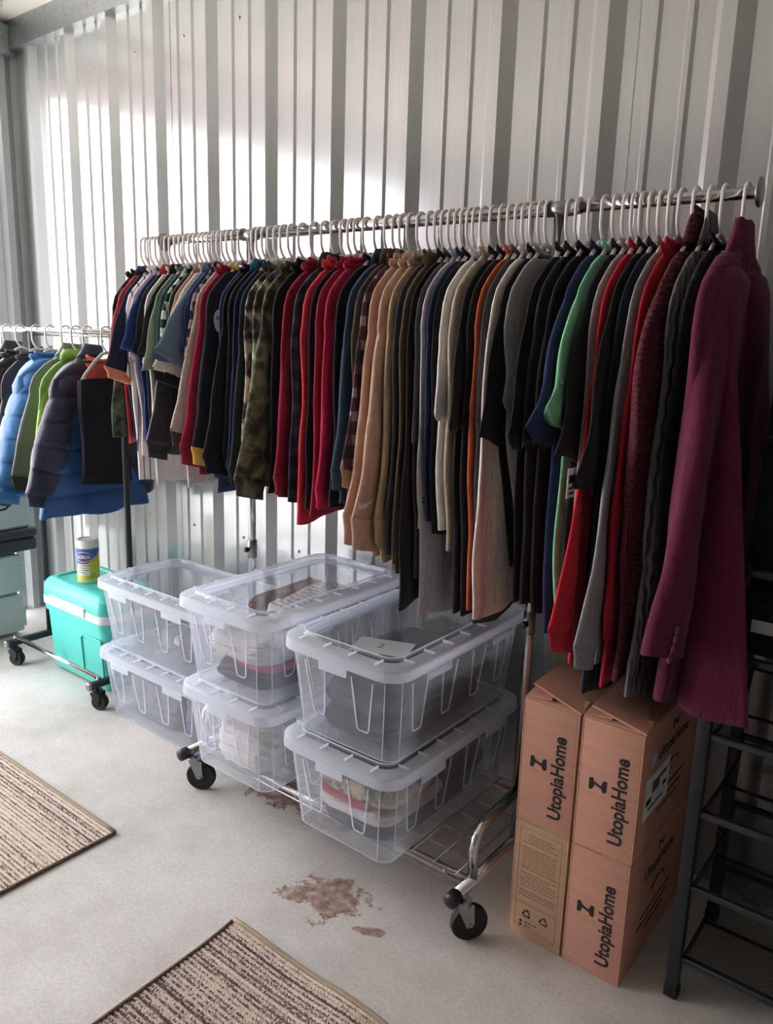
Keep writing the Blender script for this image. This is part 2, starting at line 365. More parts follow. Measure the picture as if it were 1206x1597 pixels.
# ------------------------------------------------------------------ casters and racks
def caster(parent, x, y, top, r, yaw, mat_fork, wide=0.022):
    """caster under a base bar: stem, fork (> wheel)"""
    d = Vector((math.cos(yaw), math.sin(yaw), 0)); ax = Vector((-d.y, d.x, 0)); c = Vector((x, y, r)) + d*(r*0.35)
    f = MB(); f.cyl((x, y, top), (x, y, 2*r+0.012), 0.007, 10); f.cyl((x, y, 2*r+0.016), (x, y, 2*r+0.004), 0.02, 14)
    for s in (-1, 1):
        o = ax*(s*(wide/2+0.003)); p0 = Vector((x, y, 2*r+0.008)) + o
        f.add([p0-d*0.02+ax*0.0015, p0+d*0.022+ax*0.0015, c+o+d*0.009+ax*0.0015, c+o-d*0.009+Vector((0, 0, -0.008))+ax*0.0015,
               p0-d*0.02-ax*0.0015, p0+d*0.022-ax*0.0015, c+o+d*0.009-ax*0.0015, c+o-d*0.009+Vector((0, 0, -0.008))-ax*0.0015],
              [(0, 1, 2, 3), (7, 6, 5, 4), (0, 4, 5, 1), (1, 5, 6, 2), (2, 6, 7, 3), (3, 7, 4, 0)])
    f.cyl(c-ax*(wide/2+0.007), c+ax*(wide/2+0.007), 0.005, 8)
    k = f.build('caster', mat_fork, parent, flat_angle=40)
    wv = MB(); rings = []
    for rr, h in ((r*0.45, -0.5), (r*0.62, -0.42), (r*0.8, -0.5), (r*0.95, -0.46), (r, -0.25), (r, 0.25), (r*0.95, 0.46), (r*0.8, 0.5), (r*0.62, 0.42), (r*0.45, 0.5)):
        rings.append([c + ax*(h*wide) + (d*math.cos(2*PI*j/28) + Vector((0, 0, 1))*math.sin(2*PI*j/28))*rr for j in range(28)])
    wv.loft(rings); wv.build('wheel', M_RUB, k, flat_angle=40)
    return k
RX0, RX1, RY, RZ = -1.822, -0.825, 1.66, 1.68
rack = thing('garment_rack', 'tall chrome rolling garment rack with a long extended rail full of clothes', 'clothes rack', (-1.32, RY, 0))
MB().cyl((RX0-0.05, RY, RZ), (RX1+0.05, RY, RZ), 0.0145, 16).build('rail', M_CHROME, rack)
for s, x0, x1 in ((-1, RX0-0.03, -2.235), (1, RX1+0.03, -0.415)):
    e = MB().cyl((x0, RY, RZ), (x1, RY, RZ), 0.0118, 16).build('rail_extension', M_CHROME, rack)
    MB().lathe((x1, RY, RZ), [(0.004, -0.004), (0.026, -0.003), (0.028, 0.0), (0.026, 0.003), (0.004, 0.004)], 24, 'X').build('end_disc', M_CHROME_D, e)
for x in (RX0, RX1):
    u = MB().cyl((x, RY, 0.115), (x, RY, RZ-0.012), 0.0125, 16).build('upright', M_CHROME, rack)
    MB().lathe((x, RY, 0.72), [(0.0125, -0.03), (0.0155, -0.028), (0.0155, 0.028), (0.0125, 0.03)], 16).build('collar', M_CHROME_D, u)
    MB().lathe((x, RY-0.016, 0.72), [(0.003, 0.0), (0.008, -0.002), (0.008, -0.014), (0.005, -0.016)], 12, 'Y').build('knob', M_BLK, u)
    MB().lathe((x, RY, RZ), [(0.0165, -0.03), (0.0165, 0.03)], 16, 'X').build('rail_joint', M_CHROME_D, u)
    eb = MB().cyl((x, 1.375, 0.115), (x, 1.93, 0.115), 0.0145, 16).build('end_bar', M_CHROME, rack)
    for y in (1.372, 1.933): MB().lathe((x, y, 0.115), [(0.010, -0.018), (0.0185, -0.014), (0.0185, 0.014), (0.010, 0.018)], 16, 'Y').build('end_cap', M_BLK, eb)
    s = 1
    g = [(x, 1.455, 0.12), (x, 1.455, 0.20), (x, 1.462, 0.225), (x, 1.48, 0.245), (x, 1.505, 0.252), (x, 1.655, 0.262)]
    MB().tube(g, 0.0125, 12).build('side_guard', M_CHROME, rack)
    caster(rack, x + (0.015 if x > -1 else 0.03), 1.395, 0.115, 0.046, 0.9 if x > -1 else 0.55, M_CHROME_D)
    caster(rack, x + 0.005, 1.91, 0.115, 0.046, 1.4, M_CHROME_D)
for y in (1.447, 1.86): MB().cyl((RX0, y, 0.117), (RX1, y, 0.117), 0.0115, 14).build('base_bar', M_CHROME, rack)
ws = bpy.data.objects.new('wire_shelf', None)
mbw = MB()
for i in range(7): mbw.cyl((RX0+0.02, 1.425+i*0.076, 0.131), (RX1-0.02, 1.425+i*0.076, 0.131), 0.0022, 6)
for i in range(15): mbw.cyl((RX0+0.03+i*0.067, 1.425, 0.1345), (RX0+0.03+i*0.067, 1.881, 0.1345), 0.0022, 6)
mbw.cyl((RX0+0.02, 1.425, 0.112), (RX1-0.02, 1.425, 0.112), 0.0022, 6)
for i in range(8): mbw.cyl((RX0+0.06+i*0.125, 1.425, 0.112), (RX0+0.06+i*0.125, 1.425, 0.134), 0.002, 6)
mbw.build('wire_shelf', M_CHROME, rack)

# small black rack by the doorway
SR0, SR1, SRY, SRZ = -3.115, -2.497, 1.655, 1.388
r2 = thing('garment_rack', 'low black rolling garment rack with a chrome rail of winter jackets', 'clothes rack', (-2.8, SRY, 0))
MB().cyl((-3.66, SRY, SRZ), (-2.36, SRY, SRZ), 0.0105, 14).build('rail', M_CHROME, r2)
MB().cyl((SR0, SRY, SRZ-0.0165), (SR1, SRY, SRZ-0.0165), 0.005, 10).build('stiffener', M_CHROME, r2)
for x in (SR0, SR1):
    MB().cyl((x, SRY, 0.1), (x, SRY, SRZ-0.01), 0.012, 14).build('upright', M_BLKM, r2)
    eb = MB().box((x-0.012, 1.465, 0.085), (x+0.012, 1.87, 0.11), 0.003).build('end_bar', M_BLKM, r2, flat_angle=40)
    MB().box((x-0.013, 1.455, 0.083), (x+0.013, 1.467, 0.112), 0.003).build('end_cap', M_CHROME_D, eb, flat_angle=40)
    MB().lathe((x+0.0, 1.50, 0.11), [(0.007, 0), (0.007, 0.006), (0.004, 0.008), (0.004, 0.016)], 10).build('bolt', M_CHROME_D, eb)
    for y in (1.495, 1.85): caster(r2, x, y, 0.09, 0.030, 0.4 if y < 1.6 else 1.8, M_BLK, 0.03)
MB().cyl((SR0, 1.505, 0.118), (SR1, 1.505, 0.118), 0.009, 14).build('base_bar', M_CHROME, r2)
MB().cyl((SR0, 1.84, 0.118), (SR1, 1.84, 0.118), 0.009, 14).build('base_bar', M_BLKM, r2)

# ------------------------------------------------------------------ hangers
def hanger_meshes(half):
    m = MB(); r = 0.0036
    # hook over the rail (local origin = centre of the rail)
    h = MB(); pts = [(0, 0, -0.076), (0, -0.003, -0.070), (0, -0.012, -0.058), (0, -0.0185, -0.044), (0, -0.020, -0.02), (0, -0.0195, 0.004)]
    pts += [(0, 0.0005+0.0195*math.cos(a), 0.002+0.0165*math.sin(a)) for a in [PI-PI*i/8*0.93 for i in range(1, 9)]]
    h.tube(pts, r, 7)
    # body: rounded triangle, flat tapering arms
    def strip(pl, w0, t):
        rings = []
        for i, p in enumerate(pl):
            q0 = Vector(pl[max(i-1, 0)]); q1 = Vector(pl[min(i+1, len(pl)-1)]); tg = (q1-q0).normalized(); nn = Vector((0, -tg.z, tg.y)); p = Vector(p)
            ww = w0[i] if isinstance(w0, list) else w0
            rings.append([p+nn*(ww*math.cos(2*PI*j/8))+Vector((t*math.sin(2*PI*j/8), 0, 0)) for j in range(8)])
        m.loft(rings)
    for s in (-1, 1):
        arm = [(0, 0, -0.074), (0, s*0.022, -0.080), (0, s*half*0.45, -0.107), (0, s*half*0.8, -0.152), (0, s*half*0.97, -0.182), (0, s*half, -0.192), (0, s*half*0.975, -0.2), (0, s*half*0.9, -0.202)]
        strip(arm, [0.0062, 0.0062, 0.0055, 0.005, 0.005, 0.0045, 0.004, 0.004], 0.0034)
    strip([(0, -half*0.92, -0.202), (0, 0, -0.202), (0, half*0.92, -0.202)], 0.0042, 0.0036)
    def mk(q, nm):
        me = bpy.data.meshes.new(nm); me.from_pydata([tuple(v) for v in q.v], [], q.f); me.materials.append(M_HANG)
        me.polygons.foreach_set('use_smooth', [True]*len(me.polygons)); return me
    return mk(m, 'hanger_body'), mk(h, 'hook')
HB = {k: hanger_meshes(v) for k, v in {'adult': 0.116, 'child': 0.098}.items()}
def hanger(label, x, y, z, rz, size, group):
    o = thing('clothes_hanger', label, 'hanger', (x, y, z), group); o.rotation_euler = (0, 0, rz)
    for nm, me in (('frame', HB[size][0]), ('hook', HB[size][1])):
        c = bpy.data.objects.new(nm, me); COL.objects.link(c); c.parent = o
    return o

# ------------------------------------------------------------------ garments
def wob(seed, *p): return noise.noise(Vector((p[0]*1.0+seed*7.13, (p[1] if len(p) > 1 else 0)+seed*3.7, seed*1.9)))
def drape(X, y, z):
    """sideways swing of the cloth at (y, z) below the rail; nearly the same for neighbours, so their folds nest"""
    dep = max(0.0, min(1.0, (-z-0.05)/0.35))
    u_ = min(1.0, abs(y)/0.09); dep *= u_*u_*(3-2*u_)          # the middle hangs straight below the hook
    return dep*(0.009*math.sin(y*38+z*2.0+X*2.0) + 0.009*noise.noise(Vector((y*13, z*4.5, X*2.0))) + 0.004*noise.noise(Vector((y*30, z*7, X*2.0+9))))
def slots(xs, wt, posts, r, first, last):
    """share the rail out: each garment gets its own interval, clear of the uprights; returns centres and half widths"""
    n = len(xs); xs = list(xs)
    for p in posts:
        for i in range(n):
            need = r+0.0085*wt[i]
            if abs(xs[i]-p) < need: xs[i] = p+need if xs[i] >= p else p-need
    for p in sorted(posts):
        ri = [i for i in range(n) if xs[i] > p]; li = [i for i in range(n) if xs[i] <= p]
        for k in range(1, len(ri)): xs[ri[k]] = max(xs[ri[k]], xs[ri[k-1]]+0.0085*(wt[ri[k-1]]+wt[ri[k]]) if xs[ri[k]] < p+0.25 else xs[ri[k]])
        for k in range(len(li)-2, -1, -1): xs[li[k]] = min(xs[li[k]], xs[li[k+1]]-0.0085*(wt[li[k]]+wt[li[k+1]]))
    b = [xs[0]-first] + [xs[i]+(xs[i+1]-xs[i])*wt[i]/(wt[i]+wt[i+1]) for i in range(n-1)] + [xs[-1]+last]
    lo, hi = b[:-1], b[1:]
    for p in posts:
        for i in range(n):
            if lo[i] < p-r < hi[i] and xs[i] < p: hi[i] = p-r
            if lo[i] < p+r < hi[i] and xs[i] > p: lo[i] = p+r
    return [(l+h)/2 for l, h in zip(lo, hi)], [(h-l)/2*0.87 for l, h in zip(lo, hi)]
def garment_body(sc, hem, thick, seed, puff=0, flare=0.02, fold=0.010, split=False, nr=56, X=0.0):
    """closed sack hanging from the neck (z=0) to z=-hem; width along y, thickness along x"""
    prof = [(-0.016, 0.060), (-0.018, 0.066), (-0.035, 0.095*sc), (-0.062, 0.125*sc), (-0.085, 0.145*sc), (-0.12, 0.158*sc), (-0.17, 0.163*sc)]
    n = 26 if not puff else 96
    for i in range(1, n+1):
        t = i/n; prof.append((-0.17-(hem-0.17)*t, (0.163+flare*t)*sc + 0.004*math.sin(t*9+seed)))
    m = MB(); rings = []
    for i, (z, hw) in enumerate(prof):
        dep = max(0.0, min(1.0, (-z-0.05)/0.35)); th = thick*(0.85+0.15*dep)
        if puff and -z > 0.05: th *= 0.45+0.55*abs(math.sin(-z*PI/puff))**0.35
        ring = []
        for j in range(nr):
            a = 2*PI*j/nr; ca, sa = math.cos(a), math.sin(a)
            y = hw*math.copysign(abs(ca)**0.75, ca); xx = th*math.copysign(abs(sa)**0.6, sa)
            zz = z + (0.010*dep*math.sin(y*21+seed) if i == len(prof)-1 else 0)
            y += 0.008*dep*wob(seed+5, z*6); ring.append((xx+drape(X, y, zz), y, zz))
        rings.append(ring)
    m.loft(rings); return m
def sleeve(O, E, w0, w1, thick, seed, puff=0, bulge=0.02, n=24, nr=26, side=-1, slant=0.25, xo=0.004, fold=0.006, power=1.0, waf=False, curl=0.0, X=0.0, cap=9.0):
    """flattened tube: outer edge runs from O=(y,z) to E=(y,z); widths measured inwards"""
    m = MB(); rings = []; nn = n if not puff else 96
    if waf: nn, nr = 260, 150
    for i in range(nn+1):
        t = i/nn
        oy = O[0]+(E[0]-O[0])*(t**power) - bulge*math.sin(PI*min(1, t*1.25))*(1-0.3*t); oz = O[1]+(E[1]-O[1])*t
        hw = (w0+(w1-w0)*t)/2; th = thick*(0.75+0.35*math.sin(PI*min(t*1.1, 1)))
        if i == 0: hw *= 0.55; th *= 0.5
        if puff: th *= 0.5+0.6*abs(math.sin((O[1]-oz)*PI/puff))**0.35; hw *= 0.86+0.16*abs(math.sin((O[1]-oz)*PI/puff))**0.5
        th = min(th, cap); yc = oy+hw; ring = []
        for j in range(nr):
            a = 2*PI*j/nr; ca, sa = math.cos(a), math.sin(a)
            y = yc+hw*math.copysign(abs(ca)**0.8, ca); xx = xo+th*math.copysign(abs(sa)**0.75, sa)
            sw_ = 0.0
            if waf and 0.02 < t: xx -= math.copysign(0.0026*(1.0-max(math.sin(y*560), math.sin(oz*560))), sa)*min(1, abs(sa)*1.8); y -= math.copysign(0.0008*(1.0-math.sin(oz*560)), ca)*abs(ca)
            z = oz-(slant*t)*(y-oy)*1.0 + (curl*0.9*t**6)*math.sin(2.2*a+seed*1.7) - (0.35*(1-t)**3)*(y-oy)*-0.5 + 0.004*wob(seed, t*8, a)
            xx += drape(X, -y if side > 0 else y, z)
            ring.append((xx, -side*y, z) if side > 0 else (xx, y, z))
        if side > 0: ring = ring[::-1]
        rings.append(ring)
    m.loft(rings); return m
def collar_mb(kind, seed, thick):
    m = MB()
    if kind in ('crew', 'none'):
        pts = [(0.014*math.sin(a)+0.002, 0.060*math.cos(a), 0.006-0.012*abs(math.sin(a))+0.006*math.cos(a)**2) for a in [2*PI*i/20 for i in range(20)]]
        m.tube(pts, 0.0055, 6, closed=True)
    elif kind in ('polo', 'shirt', 'lapel'):
        hgt = 0.024 if kind != 'lapel' else 0.042
        for i, (k, dz) in enumerate(((1.0, 0), )):
            rings = []
            for q, (ex, zz) in enumerate(((1.0, -0.004), (0.98, hgt*0.7), (1.0, hgt), (1.08, hgt*0.95), (1.32, hgt*0.2), (1.4+0.5*(kind == 'lapel'), -0.014-0.022*(kind == 'lapel')), (1.28, -0.012-0.03*(kind == 'lapel')))):
                rings.append([((0.016*ex)*math.sin(2*PI*j/20)+0.002, 0.052*ex*math.cos(2*PI*j/20), zz+0.002*math.sin(j*1.7+seed)) for j in range(20)])
            m.loft(rings, False, False)
    elif kind == 'turtle':
        rings = [[((0.02+0.006*math.sin(q*1.3))*math.sin(2*PI*j/20)+0.002, (0.055-0.004*q)*math.cos(2*PI*j/20)+0.006*q, -0.006+0.020*q+0.006*math.sin(2*PI*j/20+q)) for j in range(20)] for q in range(5)]
        m.loft(rings)
    elif kind == 'hood':         # hood slumped at the neck: a soft roll with a second fold behind it
        for q, (rr, ex, lift) in enumerate(((0.0115, 0.084, 0.002), (0.0095, 0.062, 0.017))):
            pts = [(0.009*math.sin(a)+0.004*q, ex*math.cos(a)-0.006*q, lift+0.010*math.cos(a)**2-0.016*abs(math.sin(a))-0.022*max(0, -math.cos(a))**2+0.003*math.sin(2*a+seed)) for a in [2*PI*i/26 for i in range(26)]]
            m.tube(pts, [rr*(0.85+0.2*math.sin(i*0.6+seed+q)) for i in range(26)], 9, closed=True)
    return m
CLOTH = []
def make_garment(g, x, y, zr, group):
    sc = g.get('sc', 1.0); seed = g['seed']; mat = g['mat']; zc = zr-0.092
    o = thing(g['name'], g['label'], g['cat'], (x, y, zc), group); o.rotation_euler = (0, 0, g['rz'])
    Lc = lambda mb, nm, mt, par=o: _local(mb, nm, mt, par)
    half = g['half']; X = g['x']; th = min(g.get('th', 0.012), half); hem = zc-g['hem']
    body = Lc(garment_body(sc, hem, th, seed, g.get('puff', 0), g.get('flare', 0.02 if g['sl'] != 'S' else -0.035), X=X), 'body', g.get('bmat', mat))
    if g.get('hemband'):
        hw = (0.163+g.get('flare', 0.02))*sc
        rings = []
        for k, dz in ((1.0, 0.035), (0.97, 0.012), (0.93, -0.03), (0.85, -0.032)):
            rg = []
            for j_ in range(30):
                a_ = 2*PI*j_/30; ca, sa = math.cos(a_), math.sin(a_); yy = hw*k*math.copysign(abs(ca)**0.75, ca)
                rg.append((min(th*1.03, half)*k*math.copysign(abs(sa)**0.6, sa)+drape(X, yy, -hem+dz), yy, -hem+dz))
            rings.append(rg)
        Lc(MB().loft(rings), 'hem_band', g.get('cuffmat', mat))
    if g.get('collar', 'crew'):
        cm_ = collar_mb(g['collar'], seed, th)
        if sc < 1: cm_.v = [(v_[0]*0.9, v_[1]*sc, v_[2]*sc-0.004) for v_ in cm_.v]
        mx_ = max(abs(v_[0]) for v_ in cm_.v); kx_ = min(1.0, half/mx_); kz_ = g.get('cz', 1.0)
        cm_.v = [(v_[0]*kx_, v_[1], v_[2]*kz_) for v_ in cm_.v]
        Lc(cm_, {'hood': 'hood', 'turtle': 'roll_neck'}.get(g['collar'], 'collar'), g.get('cmat', mat))
    if g['sl']:
        E = g['E']; O = (-0.118*sc, -0.062)
        w1 = g.get('w1', 0.155*sc if g['sl'] == 'S' else 0.082*sc); w0 = g.get('w0', 0.145*sc if g['sl'] == 'S' else 0.11*sc)
        for side in (-1, 1):
            sb = sleeve(O, E, w0, w1, g.get('sth', 0.0135 if g['sl'] == 'L' else 0.0115), seed+(side > 0)*3, g.get('puff', 0), g.get('bulge', 0.018), side=side, slant=0.25 if g['sl'] == 'L' else 0.35, fold=g.get('sfold', 0.008), power=g.get('power', 1.0), waf=g.get('waf', False), curl=0.014 if g['sl'] == 'S' and not g.get('band') else 0.0, xo=g.get('xo', 0.0), X=X, cap=g.get('scap', half))
            so = Lc(sb, 'sleeve', g.get('smat', mat))
            if g['sl'] == 'L' and g.get('cuff', True) or g.get('band'):
                yc = E[0]+w1/2; hh = g.get('cuffh', 0.045 if g['sl'] == 'L' else 0.03); hw = w1/2*0.96
                rings = []
                for k, dz in ((1.05, hh*0.15), (1.06, 0.0), (0.90, -hh*0.5), (0.88, -hh), (0.70, -hh*1.02)):
                    rg = []
                    for j in range(16):
                        a_ = 2*PI*j/16; yy = yc+hw*k*math.cos(a_); zz = E[1]+dz-(0.25 if g['sl'] == 'L' else 0.35)*(yy-E[0]); ys = -side*yy if side > 0 else yy
                        rg.append((min(0.0135, half/1.07)*k*math.sin(a_)+drape(X, ys, zz), ys, zz))
                    rings.append(rg if side < 0 else rg[::-1])
                Lc(MB().loft(rings), 'cuff', g.get('cuffmat', mat), so)
            if side < 0 and g.get('deco'): g['deco'](so, E, w1, g)
    if g.get('puff'):            # stitched seams of the quilting
        dk = fabric(tuple(int(v_*0.45) for v_ in g.get('seamcol', (40, 60, 100))))
        k_ = 2
        while k_*g['puff'] < hem-0.02:
            z_ = -k_*g['puff']; t_ = max(0.0, (-z_-0.17)/(hem-0.17)); hw_ = (0.163+g.get('flare', 0.02)*t_)*sc; k_ += 1
            dep = max(0.0, min(1.0, (-z_-0.05)/0.35)); th_ = th*(0.85+0.15*dep)*0.47+0.0012
            ring_ = []
            for j_ in range(52):
                a_ = 2*PI*j_/52; ca, sa = math.cos(a_), math.sin(a_); y_ = hw_*math.copysign(abs(ca)**0.75, ca)
                ring_.append((th_*math.copysign(abs(sa)**0.6, sa)+drape(X, y_, z_), y_+0.008*dep*wob(seed+5, z_*6), z_))
            Lc(MB().tube(ring_, 0.0022, 5, True), 'seam', dk, body)
    g['obj'] = o
    if g.get('bdeco'): g['bdeco'](body, g)
    return o
def _local(mb, nm, mt, par):
    me = bpy.data.meshes.new(nm); me.from_pydata([tuple(v) for v in mb.v], [], mb.f); me.materials.append(mt)
    me.polygons.foreach_set('use_smooth', [True]*len(me.polygons)); me.update()
    o = bpy.data.objects.new(nm, me); COL.objects.link(o); o.parent = par; WL[o] = Vector((0, 0, 0)); return o

BK = (27, 27, 30); DG = (52, 52, 56); NV = (30, 38, 66)
def FB(*a): return fabric(*a)
# each row: shoulder pixel x, short name, category, object name, material, sleeve, outer sleeve end (pixel), hem height, collar, options
G = []
def g(px, short, cat, name, mat, sl, end, hem, collar='crew', **kw): G.append(dict(px=px, short=short, cat=cat, name=name, mat=mat, sl=sl, end=end, hem=hem, collar=collar, **kw))
K = dict(sc=0.86, child=True)
g(184, 'green camouflage jacket', 'jacket', 'jacket', FB((78, 92, 76), 'camo', (56, 66, 56), (36, 42, 38)), 'L', (180, 655), 1.05, 'hood', **K)
g(190, 'coral red polo shirt', 'shirt', 'polo_shirt', FB((206, 62, 76)), 'S', (166, 562), 1.02, 'polo', band=True, cmat=FB((60, 66, 110)), **K)
g(198, 'navy jersey with orange sleeve bands', 'jersey', 'sports_jersey', FB((40, 44, 66)), 'S', (164, 572), 1.03, 'crew', band=True, cuffmat=FB((226, 132, 92)), **K)
g(206, 'white pinstriped baseball jersey', 'jersey', 'sports_jersey', FB((216, 214, 212), 'pinstripe', (70, 74, 84)), 'S', (196, 590), 0.89, 'crew', w1=0.15, **K)
g(214, 'pale pink long tee', 't-shirt', 't_shirt', FB((224, 200, 204)), 'S', (200, 560), 0.98, 'crew', **K)
g(220, 'royal blue t-shirt', 't-shirt', 't_shirt', FB((38, 62, 128)), 'S', (188, 538), 1.04, 'crew', **K)
g(228, 'black tee with a red collar', 't-shirt', 't_shirt', FB((34, 36, 44)), 'S', (207, 545), 1.05, 'polo', cmat=FB((180, 40, 60)), **K)
g(236, 'white long tee', 't-shirt', 't_shirt', FB((222, 214, 208)), 'S', (222, 570), 0.90, 'crew', **K)
g(243, 'black work shirt', 'shirt', 'shirt', FB((40, 40, 42)), 'S', (215, 548), 1.03, 'shirt', **K)
g(250, 'sage green t-shirt', 't-shirt', 't_shirt', FB((122, 140, 122)), 'S', (222, 572), 1.03, 'crew', **K)
g(258, 'dark teal tee', 't-shirt', 't_shirt', FB((52, 80, 84)), 'S', (240, 556), 1.05, 'crew', **K)
g(266, 'green and white checkerboard shirt', 'shirt', 'shirt', FB((206, 214, 206), 'check', (44, 66, 52)), 'S', (246, 545), 1.04, 'shirt', **K)
g(273, 'glossy black jacket', 'jacket', 'jacket', FB((30, 30, 34), 'nylon'), 'L', (232, 690), 1.02, 'none', **K)
g(280, 'tan polo shirt', 'shirt', 'polo_shirt', FB((176, 142, 116)), 'S', (256, 555), 1.04, 'polo', **K)
g(287, 'cream tee with black sleeve cuffs', 't-shirt', 't_shirt', FB((216, 210, 200)), 'S', (240, 575), 0.905, 'crew', band=True, cuffmat=FB((36, 36, 40)), **K)
g(294, 'light blue denim shirt', 'shirt', 'denim_shirt', FB((112, 136, 162), 'denim', (86, 110, 138)), 'S', (241, 552), 1.02, 'shirt', w1=0.155, **K)
g(302, 'navy blue t-shirt', 't-shirt', 't_shirt', FB((44, 60, 104)), 'S', (280, 540), 1.02, 'crew', **K)
g(308, 'black and mauve checked shirt', 'shirt', 'shirt', FB((54, 44, 56), 'check', (170, 140, 156)), 'L', (276, 640), 1.02, 'shirt', **K)
g(316, 'beige long-sleeved shirt', 'shirt', 'shirt', FB((176, 158, 148)), 'L', (269, 672), 1.01, 'crew', cuffmat=FB((72, 66, 66)), **K)
g(325, 'crimson hoodie', 'hoodie', 'hoodie', FB((152, 26, 56)), 'L', (283, 700), 0.98, 'hood', sc=0.9, child=True)
g(334, 'black letterman jacket with yellow trim', 'jacket', 'jacket', FB((38, 40, 50)), 'L', (300, 700), 1.01, 'crew', cuffmat=FB((226, 176, 64)), cmat=FB((226, 176, 64)), sc=0.9, child=True)
g(346, 'blue denim jeans-jacket', 'jacket', 'jacket', FB((56, 78, 118), 'denim'), 'L', (330, 720), 0.93, 'none', sc=0.9, child=True)
g(358, 'black long-sleeved sweatshirt', 'sweatshirt', 'sweatshirt', FB((30, 31, 37)), 'L', (318, 712), 0.99, 'hood', sc=0.92, child=True, w1=0.1)
g(371, 'black jacket with a teal collar', 'jacket', 'jacket', FB((34, 36, 44)), 'L', (346, 705), 1.0, 'shirt', cmat=FB((40, 112, 146)), sc=0.92, child=True)
g(380, 'navy sweatshirt with a white box mark', 'sweatshirt', 'sweatshirt', FB((32, 42, 72)), 'L', (352, 728), 0.98, 'crew', sc=0.92, child=True)
g(389, 'dark green sweatshirt', 'sweatshirt', 'sweatshirt', FB((34, 48, 46)), 'L', (356, 732), 0.98, 'crew', sc=0.92, child=True)
g(399, 'tan graphic camouflage shirt', 'shirt', 'shirt', FB((166, 150, 134), 'camo', (110, 96, 84), (56, 50, 46)), 'L', (378, 700), 0.96, 'hood', sc=0.95, child=True)
g(410, 'grey graphic camouflage shirt', 'shirt', 'shirt', FB((146, 142, 128), 'camo', (86, 94, 94), (60, 54, 52)), 'L', (386, 690), 0.97, 'crew', sc=0.95, child=True)
g(428, 'olive camouflage hoodie', 'hoodie', 'hoodie', FB((104, 104, 78), 'camo', (78, 80, 60), (62, 56, 46)), 'L', (368, 748), 0.97, 'hood', sc=0.98, w1=0.1)
g(446, 'black pullover beside the camouflage hoodie', 'sweatshirt', 'sweatshirt', FB((26, 28, 32)), 'L', (420, 740), 0.955, 'hood')
g(463, 'dark red long-sleeved shirt', 'shirt', 'shirt', FB((150, 26, 50)), 'L', (424, 745), 0.95, 'hood')
g(479, 'black and teal plaid shirt', 'shirt', 'shirt', FB((28, 34, 42), 'plaid', (34, 52, 64), (46, 70, 82)), 'L', (446, 770), 0.95, 'shirt', cuff=False)
g(494, 'bright red hoodie', 'hoodie', 'hoodie', FB((220, 50, 66)), 'L', (470, 775), 0.90, 'hood', bulge=0.0)
g(504, 'black tee between red hoodies', 't-shirt', 't_shirt', FB((32, 30, 36)), 'L', (474, 765), 0.95, 'none', cuff=False)
g(513, 'wine red hoodie', 'hoodie', 'hoodie', FB((150, 34, 64)), 'L', (492, 770), 0.92, 'hood')
g(525, 'raspberry hoodie with black sleeve lettering', 'hoodie', 'hoodie', FB((186, 26, 68)), 'L', (488, 765), 0.94, 'hood')
g(546, 'black fleece pullover', 'sweatshirt', 'sweatshirt', FB((24, 26, 32)), 'L', (520, 740), 0.95, 'crew')
g(561, 'dark blue denim shirt', 'shirt', 'denim_shirt', FB((56, 78, 100), 'denim', (40, 58, 78)), 'L', (511, 735), 0.97, 'shirt')
g(576, 'olive twill overshirt', 'shirt', 'shirt', FB((88, 80, 66)), 'L', (545, 735), 0.93, 'shirt')
g(583, 'burgundy and grey plaid flannel shirt', 'shirt', 'shirt', FB((50, 40, 48), 'plaid', (92, 52, 64), (146, 136, 136)), 'L', (526, 730), 0.94, 'shirt', cuffmat=FB((168, 146, 120)))
g(596, 'salmon tan hoodie', 'hoodie', 'hoodie', FB((190, 146, 124)), 'L', (533, 805), 0.89, 'hood', cuffh=0.07, hemband=True, w1=0.1)
g(611, 'tan hoodie with a white swoosh on the cuff', 'hoodie', 'hoodie', FB((196, 158, 136)), 'L', (546, 812), 0.88, 'hood', cuffh=0.07, hemband=True, w1=0.1)
g(630, 'khaki hoodie', 'hoodie', 'hoodie', FB((176, 148, 114)), 'L', (580, 810), 0.87, 'hood', cuffh=0.06, hemband=True)
g(642, 'slate grey sweatshirt', 'sweatshirt', 'sweatshirt', FB((66, 64, 70)), 'L', (596, 800), 0.86, 'crew', cuff=False)
g(655, 'olive brown hoodie', 'hoodie', 'hoodie', FB((98, 86, 68)), 'L', (610, 820), 0.85, 'hood', cuffh=0.07, hemband=True, w1=0.1)
g(665, 'black zip hoodie', 'hoodie', 'hoodie', FB((36, 35, 36)), 'L', (640, 790), 0.74, 'crew')
g(676, 'charcoal t-shirt', 't-shirt', 't_shirt', FB((74, 74, 80)), 'S', (640, 685), 0.80, 'crew', w1=0.12)
g(686, 'lilac grey long tee', 't-shirt', 't_shirt', FB((196, 188, 196)), 'S', (666, 620), 0.70, 'crew')
g(696, 'navy t-shirt with short sleeves', 't-shirt', 't_shirt', FB((46, 56, 96)), 'S', (669, 620), 0.95, 'crew')
g(702, 'black loose tee', 't-shirt', 't_shirt', FB((30, 30, 34)), 'S', (690, 640), 0.93, 'crew')
g(708, 'white t-shirt', 't-shirt', 't_shirt', FB((226, 222, 218)), 'S', (676, 645), 0.95, 'crew')
g(726, 'cream ribbed tee', 't-shirt', 't_shirt', FB((188, 172, 152)), 'S', (708, 640), 0.90, 'crew', bulge=0.0)
g(740, 'black pocket tee', 't-shirt', 't_shirt', FB((40, 38, 42)), 'S', (696, 660), 0.74, 'crew')
g(753, 'faded black tee', 't-shirt', 't_shirt', FB((36, 36, 40)), 'S', (722, 660), 0.73, 'crew')
